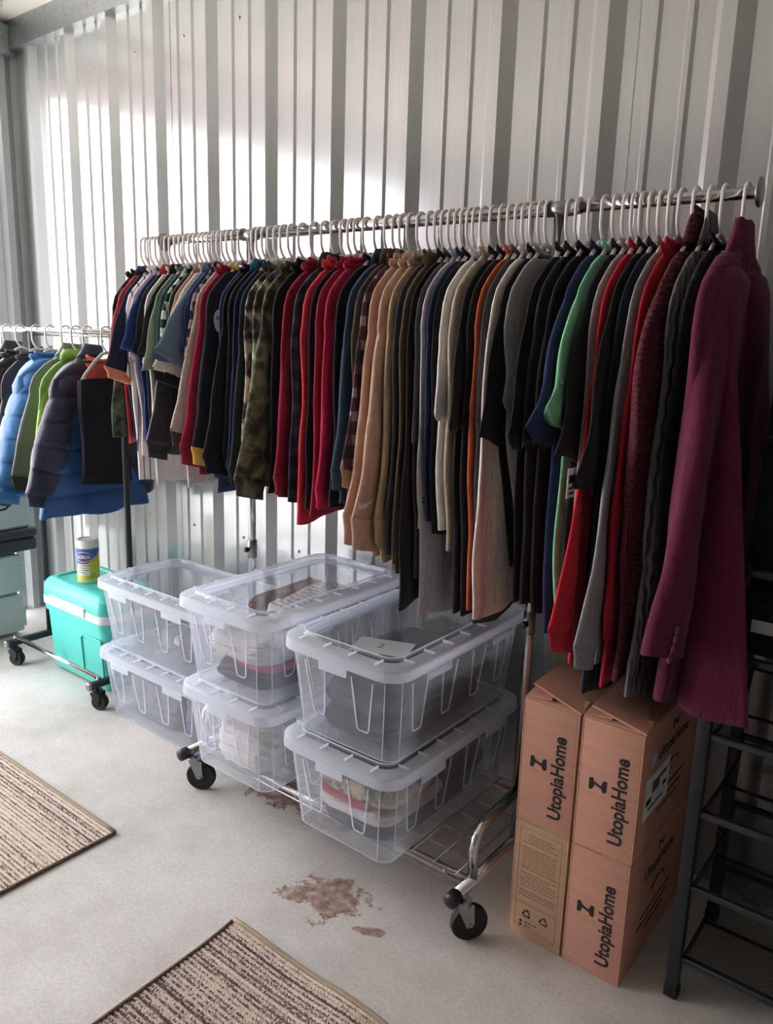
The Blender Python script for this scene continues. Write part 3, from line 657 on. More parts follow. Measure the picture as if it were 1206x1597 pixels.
g(770, 'orange t-shirt', 't-shirt', 't_shirt', FB((204, 92, 54)), 'S', (735, 640), 0.75, 'crew')
g(783, 'dark grey t-shirt', 't-shirt', 't_shirt', FB((70, 70, 76)), 'S', (745, 670), 0.73, 'crew')
g(790, 'off-white long-sleeved shirt', 'shirt', 'shirt', FB((222, 212, 202)), 'L', (748, 905), 0.76, 'crew', w1=0.11, bulge=0.0, power=0.5, cuff=False, wt=1.3)
g(800, 'black tee with raw sleeve edges', 't-shirt', 't_shirt', FB((28, 30, 34)), 'S', (744, 672), 0.86, 'crew', flare=-0.11, w1=0.15)
g(821, 'light grey t-shirt', 't-shirt', 't_shirt', FB((174, 172, 170), 'heather', (140, 138, 138)), 'S', (788, 632), 0.88, 'crew', flare=-0.11)
g(838, 'black tee beside the light grey tee', 't-shirt', 't_shirt', FB((30, 30, 33)), 'S', (790, 682), 0.80, 'crew')
g(857, 'charcoal black tee', 't-shirt', 't_shirt', FB((42, 41, 45)), 'S', (815, 690), 0.80, 'crew')
g(878, 'jet black tee', 't-shirt', 't_shirt', FB((24, 24, 27)), 'S', (830, 690), 0.79, 'crew')
g(902, 'navy polo tee', 't-shirt', 't_shirt', FB((34, 46, 86)), 'S', (824, 675), 0.76, 'crew', w1=0.13)
g(917, 'mint green t-shirt', 't-shirt', 't_shirt', FB((120, 196, 150)), 'S', (850, 645), 0.78, 'crew', w1=0.12)
g(938, 'black tee beside the mint tee', 't-shirt', 't_shirt', FB((34, 35, 38)), 'S', (864, 700), 0.78, 'crew', w1=0.16)
g(948, 'pale grey marl tee', 't-shirt', 't_shirt', FB((176, 170, 170), 'heather', (140, 134, 136)), 'S', (938, 480), 0.70, 'crew')
g(959, 'red long-sleeved shirt', 'shirt', 'shirt', FB((206, 30, 46)), 'L', (862, 985), 0.72, 'crew', w1=0.11, w0=0.12, bulge=0.0)
g(977, 'washed black t-shirt', 't-shirt', 't_shirt', FB((38, 39, 42)), 'S', (896, 752), 0.76, 'crew', w1=0.14)
g(988, 'navy sweatshirt', 'sweatshirt', 'sweatshirt', FB((30, 36, 54)), 'L', (955, 960), 0.66, 'crew')
g(1006, 'heather grey long-sleeved shirt', 'shirt', 'shirt', FB((156, 156, 162), 'heather', (118, 118, 124)), 'L', (903, 1012), 0.74, 'crew', w1=0.075)
g(1020, 'red pullover hoodie', 'hoodie', 'hoodie', FB((184, 22, 44)), 'L', (940, 965), 0.70, 'hood')
g(1047, 'maroon waffle-knit sweater', 'sweater', 'sweater', FB((98, 34, 48), 'waffle'), 'L', (978, 890), 0.72, 'turtle', w1=0.10, w0=0.15, bulge=0.095, cuffh=0.07, power=0.8, sth=0.024, waf=True, wt=2.0)
g(1066, 'grey cable-knit sweater', 'sweater', 'sweater', FB((104, 104, 106), 'cable'), 'L', (984, 1040), 0.66, 'turtle', cuffh=0.07, w1=0.10, bulge=0.0, power=5.0, flare=-0.05, wt=1.3, cz=0.85)
g(1084, 'black knitted sweater', 'sweater', 'sweater', FB((32, 32, 35), 'knit'), 'L', (1010, 1040), 0.66, 'crew', w1=0.12, bulge=0.0, power=3.0, flare=-0.04, wt=1.1)
g(1106, 'burgundy blazer with buttoned cuffs', 'blazer', 'blazer', FB((100, 30, 60)), 'L', (1004, 1022), 0.69, 'lapel', w1=0.15, w0=0.17, bulge=0.02, cuff=False, sth=0.028, th=0.022, flare=-0.03, sc=1.35, xo=0.014, scap=0.028, wt=1.6)
from mathutils.bvhtree import BVHTree
def project(mb, target, d=(-1, 0, 0), off=0.0016):
    me = target.data; bv = BVHTree.FromPolygons([v.co.copy() for v in me.vertices], [tuple(p.vertices) for p in me.polygons])
    d = Vector(d).normalized(); out = []
    for v in mb.v:
        v = Vector(v); h = bv.ray_cast(v-d*0.3, d)
        out.append(tuple(h[0]-d*off) if h[0] is not None else None)
    good = [p for p in out if p]; ax = good[0][0] if good else 0.02
    mb.v = [p if p else (ax, v[1], v[2]) for p, v in zip(out, mb.v)]
    return mb
def grid_quad(y0, y1, z0, z1, ny=4, nz=6):
    m = MB(); m.add([(0, y0+(y1-y0)*i/ny, z0+(z1-z0)*j/nz) for j in range(nz+1) for i in range(ny+1)],
          [(j*(ny+1)+i, j*(ny+1)+i+1, (j+1)*(ny+1)+i+1, (j+1)*(ny+1)+i) for j in range(nz) for i in range(ny)]); return m
def sleeve_y(gd, z):
    O = (-0.118*gd.get('sc', 1.0), -0.062); E = gd['E']; t = max(0, min(1, (z-O[1])/(E[1]-O[1])))
    return O[0]+(E[0]-O[0])*(t**gd.get('power', 1.0)) - gd.get('bulge', 0.018)*math.sin(PI*min(1, t*1.25))*(1-0.3*t)
def deco_letters(so, E, w1, gd):
    m = text_mb('EXPLO', (0, sleeve_y(gd, -0.30)+0.022, -0.30), (0, 0, 1), (0, -1, 0), 0.026, 0.02, 0, 1.0, 0.16)
    m = text_mb('EXPLO', (0, sleeve_y(gd, -0.14)+0.030, -0.125), (0, -0.10, -1), (0, 1, -0.1), 0.020, 0.015, 0, 1.0, 0.17)
    _local(project(m, so), 'printed_lettering', M_INK, so)['label'] = 'black lettering down the sleeve'
def deco_swoosh(so, E, w1, gd):
    top = [(0.0, 0.0), (0.02, -0.004), (0.045, 0.004), (0.085, 0.022)]; bot = [(0.0, -0.018), (0.018, -0.016), (0.045, -0.004), (0.085, 0.021)]
    m = MB(); y0, z0 = E[0]+0.012, E[1]+0.045
    m.add([(0, y0+p[0], z0+p[1]) for p in top]+[(0, y0+p[0], z0+p[1]) for p in bot], [(i, i+1, 5+i, 4+i) for i in range(3)])
    _local(project(m, so), 'swoosh', FB((226, 216, 204)), so)['label'] = 'white curved tick mark'
def deco_patch(so, E, w1, gd):
    y0 = sleeve_y(gd, -0.16)+0.035; m = MB(); ring = [(0, y0+0.020*math.cos(a), -0.16+0.033*math.sin(a)) for a in [2*PI*i/16 for i in range(16)]]
    m.add(ring+[(0, y0, -0.16)], [(i, (i+1) % 16, 16) for i in range(16)]); p = _local(project(m, so), 'sleeve_patch', FB((228, 214, 214)), so)
    _local(project(grid_quad(y0-0.010, y0+0.012, -0.158, -0.146, 2, 2), so, off=0.003), 'patch_mark', FB((190, 60, 66)), p)
def deco_box(so, E, w1, gd):
    y0 = sleeve_y(gd, -0.2)+0.012; m = MB()
    for a_, b_, c_, d_ in ((0, 0.022, 0, 0.003), (0, 0.022, 0.045, 0.048), (0, 0.003, 0, 0.048), (0.006, 0.016, 0.024, 0.027), (0.010, 0.013, 0.012, 0.036)):
        q = grid_quad(y0+a_, y0+b_, -0.22+c_, -0.22+d_, 2, 3); m.add(q.v, q.f)
    _local(project(m, so), 'printed_mark', FB((210, 212, 216)), so)
def deco_buttons(so, E, w1, gd):
    for i in range(4):
        m = MB(); z = E[1]-0.03+0.018+i*0.0185; y = E[0]+0.058+i*0.003
        q = project(MB().add([(0, y, z)], []), so, (-1, 0.35, 0), 0.0)
        c0 = Vector(q.v[0]); m.lathe(tuple(c0), [(0.002, 0.001), (0.0095, 0.0015), (0.010, 0.004), (0.0085, 0.006), (0.006, 0.0045), (0.001, 0.004)], 16, 'X')
        _local(m, 'button', plain('horn_button', (150, 78, 104), 0.25), so)
def deco_tag(so, E, w1, gd):
    z = -0.27; _local(project(grid_quad(sleeve_y(gd, z)+0.006, sleeve_y(gd, z)+0.018, z-0.007, z+0.004, 2, 2), so), 'woven_tag', M_PAPER, so)
def bdeco_hangtag(body, gd):
    zc = RZ-0.092; t = _local(project(grid_quad(-0.150, -0.108, 0.94-zc, 1.045-zc, 5, 12), body, off=0.0005), 'hang_tag', plain('tag_card', (204, 200, 202), 0.7), body)
    q = grid_quad(-0.133, -0.125, 1.000-zc, 1.005-zc, 2, 2); q2 = grid_quad(-0.130, -0.122, 1.009-zc, 1.014-zc, 2, 2); q.add(q2.v, q2.f); _local(project(q, body, off=0.0009), 'tag_mark', M_INK, t)
def bdeco_pricetag(body, gd):
    zc = RZ-0.092; p = onx((884, 752), gd['x'])
    y = p[1]-RY; z = p[2]-zc; tx_ = gd['half']+0.001+drape(gd['x'], y, z); t = _local(MB().obox((tx_, y, z), (0.0014, 0.036, 0.058)), 'price_tag', plain('tag_card', (204, 200, 202), 0.7), body)
    q = MB()
    for i in range(9): q.obox((tx_+0.0012, y-0.012+i*0.003, z+0.008), (0.0012, 0.0012 if i % 3 else 0.002, 0.016))
    q.obox((tx_+0.0012, y, z-0.010), (0.0012, 0.022, 0.003)).obox((tx_+0.0012, y, z-0.020), (0.0012, 0.018, 0.004)); _local(q, 'barcode', M_INK, t)
DE = {'raspberry hoodie with black sleeve lettering': deco_letters, 'tan hoodie with a white swoosh on the cuff': deco_swoosh, 'black letterman jacket with yellow trim': deco_patch,
      'navy sweatshirt with a white box mark': deco_box, 'burgundy blazer with buttoned cuffs': deco_buttons, 'mint green t-shirt': deco_tag}
BD = {'lilac grey long tee': bdeco_hangtag, 'red long-sleeved shirt': bdeco_pricetag}
G.sort(key=lambda q: q['px'])
xs = [ony((q['px'], 447), 1.548)[0] for q in G]
WT = [q.get('wt', {'hoodie': 1.2, 'sweatshirt': 1.1, 'jacket': 1.1}.get(q['name'], 1.0)) for q in G]
xs[-1] = -0.435
for i in range(len(G)-2, -1, -1): xs[i] = min(xs[i], xs[i+1]-0.0084*(WT[i]+WT[i+1]))
CX, HF = slots(xs, WT, (RX0, RX1), 0.0165, 0.012, 0.024)
for i, q in enumerate(G):
    x = CX[i]; q['x'] = x; q['half'] = HF[i]; q['seed'] = i+1; q['rz'] = math.radians(1.5*math.sin(x*4.0)); zc = RZ-0.092
    if q['name'] == 'blazer': q['rz'] = 0
    if q['end']:
        e = onx(q['end'], x); q['E'] = (max(-0.34, min(-0.05, e[1]-RY)), e[2]-zc)
    a_, b_ = (G[i-1]['short'] if i else None), (G[i+1]['short'] if i+1 < len(G) else None)
    sh = q['short']; lab = sh + ' hanging on the tall chrome rack'
    if sh.split()[0] in ('black', 'jet', 'faded', 'charcoal', 'dark', 'washed', 'navy') and a_ and b_ and 'beside' not in sh:
        l2 = f'{sh} between the {a_} and the {b_}'
        if len(l2.split()) <= 16: lab = l2
    q['label'] = lab; q['deco'] = DE.get(sh); q['bdeco'] = BD.get(sh)
    if q['deco'] is None: q.pop('deco')
    if q['bdeco'] is None: q.pop('bdeco')
    make_garment(q, x, RY, RZ, 'clothes on the tall chrome rack')
    hanger(f'white plastic hanger holding the {sh}', x, RY, RZ+0.0, q['rz'], 'child' if q.get('child') else 'adult', 'white hangers on the tall chrome rack')

def blazer_front(o, gd):
    """open front panel that falls forward of the shelf and spreads to the side"""
    m = MB(); nz, nu = 26, 16; zc = RZ-0.092; hx, hy = gd['x'], RY
    def pt_(t, u, s):
        z = -0.10-(zc-0.70-0.10)*t - 0.012*math.sin(u*PI)*t - 0.02*u*t
        xr = 0.030+0.125*t**0.9                      # free edge swings out towards the hem
        if u < 0.35: x = -0.002+0.030*(u/0.35); y = 1.600-0.074*math.sin(u/0.35*PI/2)
        else: x = 0.028+(xr-0.028)*(u-0.35)/0.65; y = 1.526-0.012*math.sin((u-0.35)/0.65*PI)*t-0.006*math.sin(9*u+4*t)*t
        y -= 0.010*(1-t)
        return (x+0.0 if s > 0 else x, y-hy-(0.006 if s > 0 else 0.0), z)
    vs = [pt_(i/nz, j_/nu, s) for s in (1, 0) for i in range(nz+1) for j_ in range(nu+1)]; st = (nz+1)*(nu+1); id_ = lambda s, i, j_: (0 if s else st)+i*(nu+1)+j_
    fs = []
    for i in range(nz):
        for j_ in range(nu):
            fs.append((id_(1, i, j_), id_(1, i+1, j_), id_(1, i+1, j_+1), id_(1, i, j_+1))); fs.append((id_(0, i, j_), id_(0, i, j_+1), id_(0, i+1, j_+1), id_(0, i+1, j_)))
        fs.append((id_(1, i, 0), id_(0, i, 0), id_(0, i+1, 0), id_(1, i+1, 0))); fs.append((id_(1, i, nu), id_(1, i+1, nu), id_(0, i+1, nu), id_(0, i, nu)))
    for j_ in range(nu):
        fs.append((id_(1, 0, j_), id_(1, 0, j_+1), id_(0, 0, j_+1), id_(0, 0, j_))); fs.append((id_(1, nz, j_), id_(0, nz, j_), id_(0, nz, j_+1), id_(1, nz, j_+1)))
    m.add(vs, fs); _local(m, 'front_panel', gd['mat'], o)
blazer_front(G[-1]['obj'], G[-1])

# jackets on the small rack
J = []
def j(tip, short, cat, name, mat, end, hem, collar, **kw): J.append(dict(tip=tip, short=short, cat=cat, name=name, mat=mat, sl='L', end=end, hem=hem, collar=collar, **kw))
j((-24, 640), 'black softshell jacket', 'jacket', 'jacket', FB((40, 38, 44), 'nylon'), (-70, 800), 0.78, 'turtle')
j((0, 632), 'dark plum padded jacket', 'jacket', 'jacket', FB((52, 46, 54), 'nylon'), (-30, 780), 0.78, 'hood', puff=0.07, th=0.03, sth=0.03)
j((18, 618), 'dark brown hooded jacket', 'jacket', 'jacket', FB((64, 56, 58), 'nylon'), (-12, 770), 0.78, 'hood')
j((42, 612), 'sky blue quilted puffer jacket', 'jacket', 'puffer_jacket', FB((52, 118, 184), 'nylon'), (-14, 765), 0.76, 'hood', puff=0.085, th=0.035, sth=0.036, w1=0.12, w0=0.14)
j((64, 600), 'olive grey windbreaker', 'jacket', 'jacket', FB((106, 112, 104), 'nylon'), (16, 745), 0.77, 'turtle', cuffmat=FB((62, 56, 52)), w1=0.11, w0=0.13)
j((82, 600), 'lime green light jacket', 'jacket', 'jacket', FB((150, 206, 72), 'nylon'), (50, 735), 0.79, 'shirt', bmat=FB((140, 190, 80), 'nylon'))
j((98, 606), 'navy and blue quilted puffer jacket', 'jacket', 'puffer_jacket', FB((42, 48, 74), 'nylon'), (38, 770), 0.705, 'turtle', bmat=FB((32, 84, 150), 'nylon'), puff=0.085, th=0.035, sth=0.036, w1=0.12, w0=0.14, x=-2.70, flare=0.06)
xs = [q.get('x') or ony(q['tip'], 1.545)[0] for q in J]
WT = [4.2 if q['name'] == 'puffer_jacket' else 2.6 if q.get('puff') else 2.0 for q in J]
for i in range(len(J)-2, -1, -1): xs[i] = min(xs[i], xs[i+1]-0.0085*(WT[i]+WT[i+1]))
CX, HF = slots(xs, WT, (SR0, SR1), 0.0155, 0.02, 0.040)
for i, q in enumerate(J):
    x = CX[i]; q['x'] = x; q['half'] = HF[i]; q['seed'] = 200+i*3; q['rz'] = 0.0; zc = SRZ-0.092
    if q['collar'] == 'turtle': q['cz'] = 0.6
    if q['puff' if 'puff' in q else 'name'] and q['name'] == 'puffer_jacket': q['th'] = q['half']*0.97; q['sth'] = q['half']*0.95
    e = onx(q['end'], x); q['E'] = (max(-0.34, e[1]-SRY), e[2]-zc); q['label'] = q['short'] + ' hanging on the low black rack'
    o = make_garment(q, x, SRY, SRZ, 'jackets on the low black rack')
    hanger(f"white plastic hanger holding the {q['short']}", x, SRY, SRZ, q['rz'], 'adult', 'white hangers on the low black rack')
    if 'navy' in q['short']:
        _local(garment_body(1.03, 0.185, q['half']*1.06, q['seed'], 0.085, 0.0, X=x), 'yoke', q['mat'], o)['label'] = 'navy shoulder panel'
# folded black trousers over the last hanger
px_, pz_ = -2.585, SRZ
tr = thing('trousers', 'black folded trousers draped over a hanger beside the puffer jacket', 'trousers', (px_, SRY, 0.83))
for k, (xo, zb) in enumerate(((0.006, 0.845), (-0.006, 0.83))):
    rings = []
    for i in range(17):
        z = 1.205-(1.205-zb)*i/16; th = 0.010+0.004*math.sin(i*0.7+k)
        rings.append([(px_+xo+th*math.copysign(abs(math.sin(a))**0.6, math.sin(a))+0.006*wob(k+3, math.cos(a)*2, z*7), SRY-0.02+(0.098+0.004*math.sin(i*0.5))*math.copysign(abs(math.cos(a))**0.7, math.cos(a)), z-0.012*math.cos(a)) for a in [2*PI*q/24 for q in range(24)]])
    MB().loft(rings).build('trouser_leg', FB((34, 34, 42)), tr)
rings = [[(px_+0.018*math.sin(a), SRY-0.018+(0.104-0.0006*i*i)*math.cos(a), 1.190+0.007*i+0.006*math.sin(a)) for a in [2*PI*q/24 for q in range(24)]] for i in range(5)]
MB().loft(rings).build('waistband', FB((28, 28, 34)), tr)
hanger('white plastic hanger holding the folded black trousers', px_, SRY, SRZ, 0.0, 'adult', 'white hangers on the low black rack')
ct = thing('vest', 'coral red vest neckline hanging behind the black trousers', 'vest', (-2.622, SRY, 1.290))
_local(garment_body(0.55, 0.18, 0.007, 77, 0, -0.05, X=-2.622), 'body', FB((222, 92, 78)), ct); _local(collar_mb('crew', 3, 0.01), 'collar', FB((226, 96, 80)), ct)

# ------------------------------------------------------------------ storage bins
def bin_thing(label, cx, cy, z0, along_y, group):
    """clear lidded tub; long side along y or along x; local frame: l = long axis, s = short axis"""
    LB, SB, LT, ST, H = 0.550, 0.305, 0.600, 0.352, 0.245
    o = thing('storage_bin', label, 'storage bin', (cx, cy, z0), group)
    def ring(l, s, r, z): return rrect(cx, cy, s if along_y else l, l if along_y else s, r, z0+z, 5)
    def pt(l, s, z): return (cx+s, cy+l, z0+z) if along_y else (cx+l, cy-s, z0+z)
    t = 0.0
    body = MB().loft([ring(LB-0.012, SB-0.012, 0.03, 0.0), ring(LB, SB, 0.035, 0.006), ring(LB+(LT-LB)*0.93, SB+(ST-SB)*0.93, 0.045, H-0.02), ring(LT, ST, 0.05, H-0.016)], True, False)
    bo = body.build('tub', M_BIN, o, flat_angle=35)
    MB().loft([ring(LT, ST, 0.05, H-0.022), ring(LT+0.016, ST+0.016, 0.055, H-0.020), ring(LT+0.016, ST+0.016, 0.055, H-0.004), ring(LT, ST, 0.05, H-0.004)], False, False).build('tub_rim', M_RIM, bo, flat_angle=35)
    # moulded tapering handles outlines on the four sides
    def wall(l_or_s, side, u, z):
        k = z/H
        if side[0] == 'l': return pt(u*(1+0.09*k), side[1]*((SB+(ST-SB)*k)/2+0.002), z)
        return pt(side[1]*((LB+(LT-LB)*k)/2+0.002), u*(1+0.12*k), z)
    specs = [('l', s, u) for s in (-1, 1) for u in (-0.185, -0.065, 0.065, 0.185)] + [('s', s, u) for s in (-1, 1) for u in (-0.068, 0.068)]
    for ax_, s, u in specs:
        sd = (ax_, s); wt, wb_ = 0.030, 0.013
        pts = [wall(0, sd, u-wt, 0.205), wall(0, sd, u-wb_-0.004, 0.075), wall(0, sd, u-wb_, 0.068), wall(0, sd, u+wb_, 0.068), wall(0, sd, u+wb_+0.004, 0.075), wall(0, sd, u+wt, 0.205)]
        MB().tube(pts, 0.0017, 6).build('moulded_rib', M_EDGE, bo)
    for sl_ in (-1, 1):      # corner edges catch the light
        for ss in (-1, 1):
            for (l, s) in ((LB/2-0.028, SB/2+0.001), (LB/2+0.001, SB/2-0.028)):
                MB().tube([pt(sl_*l, ss*s, 0.01), pt(sl_*(l+0.02), ss*(s+0.018), H-0.02)], 0.0011, 5).build('moulded_edge', M_EDGE, bo)
    MB().tube(ring(LB-0.006, SB-0.006, 0.033, 0.004), 0.0016, 5, True).build('bottom_edge', M_EDGE, bo)
    # lid: skirt, flange, channel, raised panel
    lid = MB().loft([ring(LT-0.075, ST-0.075, 0.03, H+0.012), ring(LT-0.060, ST-0.060, 0.035, H+0.013), ring(LT-0.052, ST-0.052, 0.035, H+0.024), ring(LT-0.044, ST-0.044, 0.04, H+0.024), ring(LT-0.038, ST-0.038, 0.042, H+0.014)], True, False)
    lo = lid.build('lid', M_LID, o, flat_angle=20)
    MB().loft([ring(LT-0.038, ST-0.038, 0.042, H+0.014), ring(LT+0.014, ST+0.014, 0.055, H+0.014), ring(LT+0.030, ST+0.030, 0.06, H+0.009), ring(LT+0.034, ST+0.034, 0.062, H-0.018), ring(LT+0.028, ST+0.028, 0.06, H-0.019)], False, False).build('lid_rim', M_RIM, lo, flat_angle=35)
    MB().tube(ring(LT-0.048, ST-0.048, 0.038, H+0.0245), 0.0018, 5, True).build('lid_ridge', M_EDGE, lo)
    for s in (-1, 1):
        for i in range(7): MB().obox(pt(-0.24+0.08*i, s*(ST/2-0.008), H+0.016), (0.030 if along_y else 0.003, 0.003 if along_y else 0.030, 0.006)).build('lid_rib', M_EDGE, lo, smooth=False)
        for i in range(4): MB().obox(pt(s*(LT/2-0.008), -0.12+0.08*i, H+0.016), (0.003 if along_y else 0.030, 0.030 if along_y else 0.003, 0.006)).build('lid_rib', M_EDGE, lo, smooth=False)
    for s in (-1, 1):
        for u in (-0.15, 0.15):
            c0 = pt(u, s*(ST/2+0.0185), H-0.026); MB().obox(c0, (0.004 if along_y else 0.10, 0.10 if along_y else 0.004, 0.022)).build('latch_tab', M_RIM, lo, smooth=False)
        c0 = pt(s*(LT/2+0.0185), 0.0, H-0.026); MB().obox(c0, (0.085 if along_y else 0.004, 0.004 if along_y else 0.085, 0.022)).build('latch_tab', M_RIM, lo, smooth=False)
    return o
def folded(label, cx, cy, z0, lx, ly, h, mat, seed, rz=0.0, name='folded_garment', cat='clothes', group='clothes packed in the clear bins', layers=3, wr=0.012):
    """soft stack of folded cloth with creases and visible layers along the edges"""
    o = thing(name, label, cat, (cx, cy, z0), group); nu, nv = 40, 9*layers
    rings = []; cr, sr = math.cos(rz), math.sin(rz)
    for i in range(nv+1):
        t = i/nv; zz = h*t; inset = 0.86+0.14*math.sin(PI*min(max(t, 0.02), 0.98))**0.35
        inset *= 0.97+0.03*abs(math.cos(t*PI*layers))
        ring = []
        for q in range(nu):
            a = 2*PI*q/nu; ca, sa = math.cos(a), math.sin(a)
            x = lx/2*inset*math.copysign(abs(ca)**0.45, ca); y = ly/2*inset*math.copysign(abs(sa)**0.45, sa)
            k = -wr*abs(wob(seed, x*22, y*22+t*6)); x += k*ca; y += k*sa; z = zz - (wr*1.6*t)*abs(wob(seed+4, x*16, y*16)) - 0.002*(1+math.sin(q*0.8+seed))*t
            ring.append((cx+x*cr-y*sr, cy+x*sr+y*cr, z0+max(0.0, z)))
        rings.append(ring)
    top = rings[-1]
    for f_ in (0.82, 0.6, 0.35, 0.1):
        rings.append([(cx+(p[0]-cx)*f_, cy+(p[1]-cy)*f_, min(z0+h, p[2]+wr*1.2*wob(seed+9, p[0]*18*f_, p[1]*18*f_)+0.004*(1-f_))) for p in top])
    MB().loft(rings).build('cloth', mat, o); return o
BZ = 0.137; PITCH = 0.2665
BX_R, BY_R = -1.145, 1.612
BX_M, BY_M = -1.592, 1.628
BX_L, BY_L = -2.162, 1.672
gb = 'clear storage bins under the clothes'
bin_thing('clear bin of jeans with a paper note on top, nearest the cardboard boxes', BX_R, BY_R, BZ+PITCH, True, gb)
bin_thing('clear bin of mixed shirts on the rack base under the jeans bin', BX_R, BY_R-0.006, BZ, True, gb)
bin_thing('clear bin with striped and white clothes on top, middle stack', BX_M, BY_M, BZ+PITCH, True, gb)
bin_thing('clear bin of white clothes at the bottom of the middle stack', BX_M+0.006, BY_M, BZ, True, gb)
bin_thing('nearly empty clear bin beside the turquoise cooler, upper one', BX_L, BY_L, PITCH, False, gb)
bin_thing('clear bin of grey clothes standing on the floor beside the cooler', BX_L-0.001, BY_L-0.004, 0.001, False, gb)
# contents
zr0 = BZ+PITCH+0.009
DN = FB((58, 70, 96), 'denim', (40, 50, 72)); DN2 = FB((44, 50, 66), 'denim', (30, 36, 50))
folded('dark blue folded jeans at the bottom of the jeans bin', BX_R, BY_R-0.02, zr0, 0.26, 0.47, 0.06, DN2, 11, layers=2)
folded('faded blue folded jeans in the jeans bin, second layer', BX_R-0.01, BY_R-0.06, zr0+0.0605, 0.25, 0.36, 0.055, DN, 12, layers=2)
folded('brown folded work trousers at the wall end of the jeans bin', BX_R, BY_R+0.19, zr0+0.0605, 0.24, 0.13, 0.05, FB((122, 94, 84)), 13, layers=2)
folded('dark denim jeans rolled under the paper note', BX_R+0.003, BY_R-0.035, zr0+0.1195, 0.25, 0.36, 0.055, DN2, 14, 0.06, layers=2)
folded('black satin folded shirt at the back of the jeans bin', BX_R+0.01, BY_R+0.220, zr0+0.1165, 0.22, 0.10, 0.06, FB((60, 60, 66), 'nylon'), 15, layers=2)
pn = thing('paper_note', 'white paper note lying on the folded jeans under the lid', 'paper', (BX_R-0.06, BY_R-0.06, zr0+0.1735))
MB().obox((BX_R-0.05, BY_R-0.06, zr0+0.1740), (0.155, 0.10, 0.0012), 0.35).build('sheet', M_PAPER, pn, smooth=False)
u_ = (math.cos(0.35), math.sin(0.35), 0); v_ = (-math.sin(0.35), math.cos(0.35), 0)
text_mb('2', (BX_R-0.06, BY_R-0.075, zr0+0.1752), u_, v_, 0.03).build('handwritten_number', M_INK, pn, smooth=False)
zl = BZ+0.009
folded('navy folded sweatshirt at the bottom of the mixed shirts bin', BX_R, BY_R-0.01, zl, 0.26, 0.47, 0.045, FB((60, 64, 88)), 21, layers=2)
folded('white folded tee with a red edge in the mixed shirts bin', BX_R-0.005, BY_R-0.10, zl+0.0455, 0.26, 0.30, 0.03, FB((216, 208, 204)), 22, layers=2)
folded('red folded shirt low in the mixed shirts bin', BX_R-0.03, BY_R-0.17, zl+0.0755, 0.20, 0.14, 0.02, FB((196, 52, 76)), 23, layers=1)
folded('black folded shirt in the mixed shirts bin', BX_R+0.005, BY_R+0.145, zl+0.0455, 0.26, 0.17, 0.08, FB((46, 46, 54)), 24, layers=3)
folded('beige camouflage shirt in the mixed shirts bin', BX_R, BY_R-0.105, zl+0.0960, 0.27, 0.28, 0.05, FB((168, 148, 124), 'camo', (120, 104, 90), (70, 60, 56)), 25, layers=2)
folded('dark red folded sweater in the mixed shirts bin', BX_R, BY_R+0.150, zl+0.1260, 0.27, 0.20, 0.05, FB((120, 34, 52)), 26, layers=2)
folded('black folded hoodie on top in the mixed shirts bin', BX_R, BY_R-0.105, zl+0.1465, 0.27, 0.28, 0.05, FB((56, 56, 62)), 27, layers=2)
zm = BZ+PITCH+0.009
folded('navy folded sweater at the bottom of the striped clothes bin', BX_M, BY_M-0.01, zm, 0.26, 0.48, 0.05, FB((58, 64, 84)), 31, layers=2)
folded('pink folded shirt in the striped clothes bin', BX_M+0.03, BY_M-0.10, zm+0.0505, 0.20, 0.26, 0.03, FB((200, 70, 104)), 32, layers=1)
folded('grey and white crumpled shirt in the striped clothes bin', BX_M, BY_M-0.105, zm+0.0810, 0.28, 0.32, 0.07, FB((214, 210, 212)), 33, layers=3, wr=0.022)
folded('blue folded jeans in the striped clothes bin', BX_M+0.01, BY_M+0.165, zm+0.0505, 0.26, 0.18, 0.10, FB((92, 110, 142), 'denim', (70, 86, 116)), 34, layers=3)
folded('black and white striped folded shirt under the lid of the middle bin', BX_M+0.045, BY_M+0.05, zm+0.1515, 0.20, 0.34, 0.055, FB((196, 192, 190), 'stripe2', (60, 54, 58)) if False else FB((200, 196, 194), 'pinstripe', (58, 52, 56)), 35, 0.1, layers=2)
folded('maroon folded scarf beside the striped shirt', BX_M-0.11, BY_M+0.07, zm+0.1515, 0.05, 0.34, 0.045, FB((120, 70, 70)), 36, 0.05, layers=1)
zb = BZ+0.009
folded('white crumpled bed linen in the bottom middle bin', BX_M-0.005, BY_M-0.10, zb, 0.235, 0.29, 0.125, FB((226, 222, 220)), 41, layers=3, wr=0.02)
folded('pale blue folded sheet in the bottom middle bin', BX_M, BY_M+0.16, zb, 0.26, 0.18, 0.11, FB((170, 190, 206)), 42, layers=3)
folded('cream folded towel on top in the bottom middle bin', BX_M, BY_M-0.04, zb+0.1255, 0.28, 0.42, 0.05, FB((216, 206, 198)), 43, layers=2, wr=0.02)
folded('dark grey folded sweatshirt in the upper bin beside the cooler', BX_L+0.13, BY_L+0.02, PITCH+0.009, 0.24, 0.22, 0.10, FB((92, 96, 116)), 51, layers=4)
folded('beige folded tee beside the grey sweatshirt', BX_L-0.05, BY_L+0.06, PITCH+0.009, 0.10, 0.16, 0.03, FB((206, 196, 184)), 52, layers=1)
folded('grey folded blankets in the bin on the floor', BX_L-0.085, BY_L, 0.011, 0.33, 0.25, 0.15, FB((128, 130, 138)), 53, layers=4)
folded('charcoal folded blanket in the bin on the floor', BX_L+0.167, BY_L, 0.011, 0.16, 0.25, 0.17, FB((104, 106, 116)), 54, layers=4)
folded('slate folded throw across the top of the floor bin', BX_L-0.085, BY_L, 0.1615, 0.31, 0.24, 0.035, FB((120, 124, 134)), 55, layers=1)

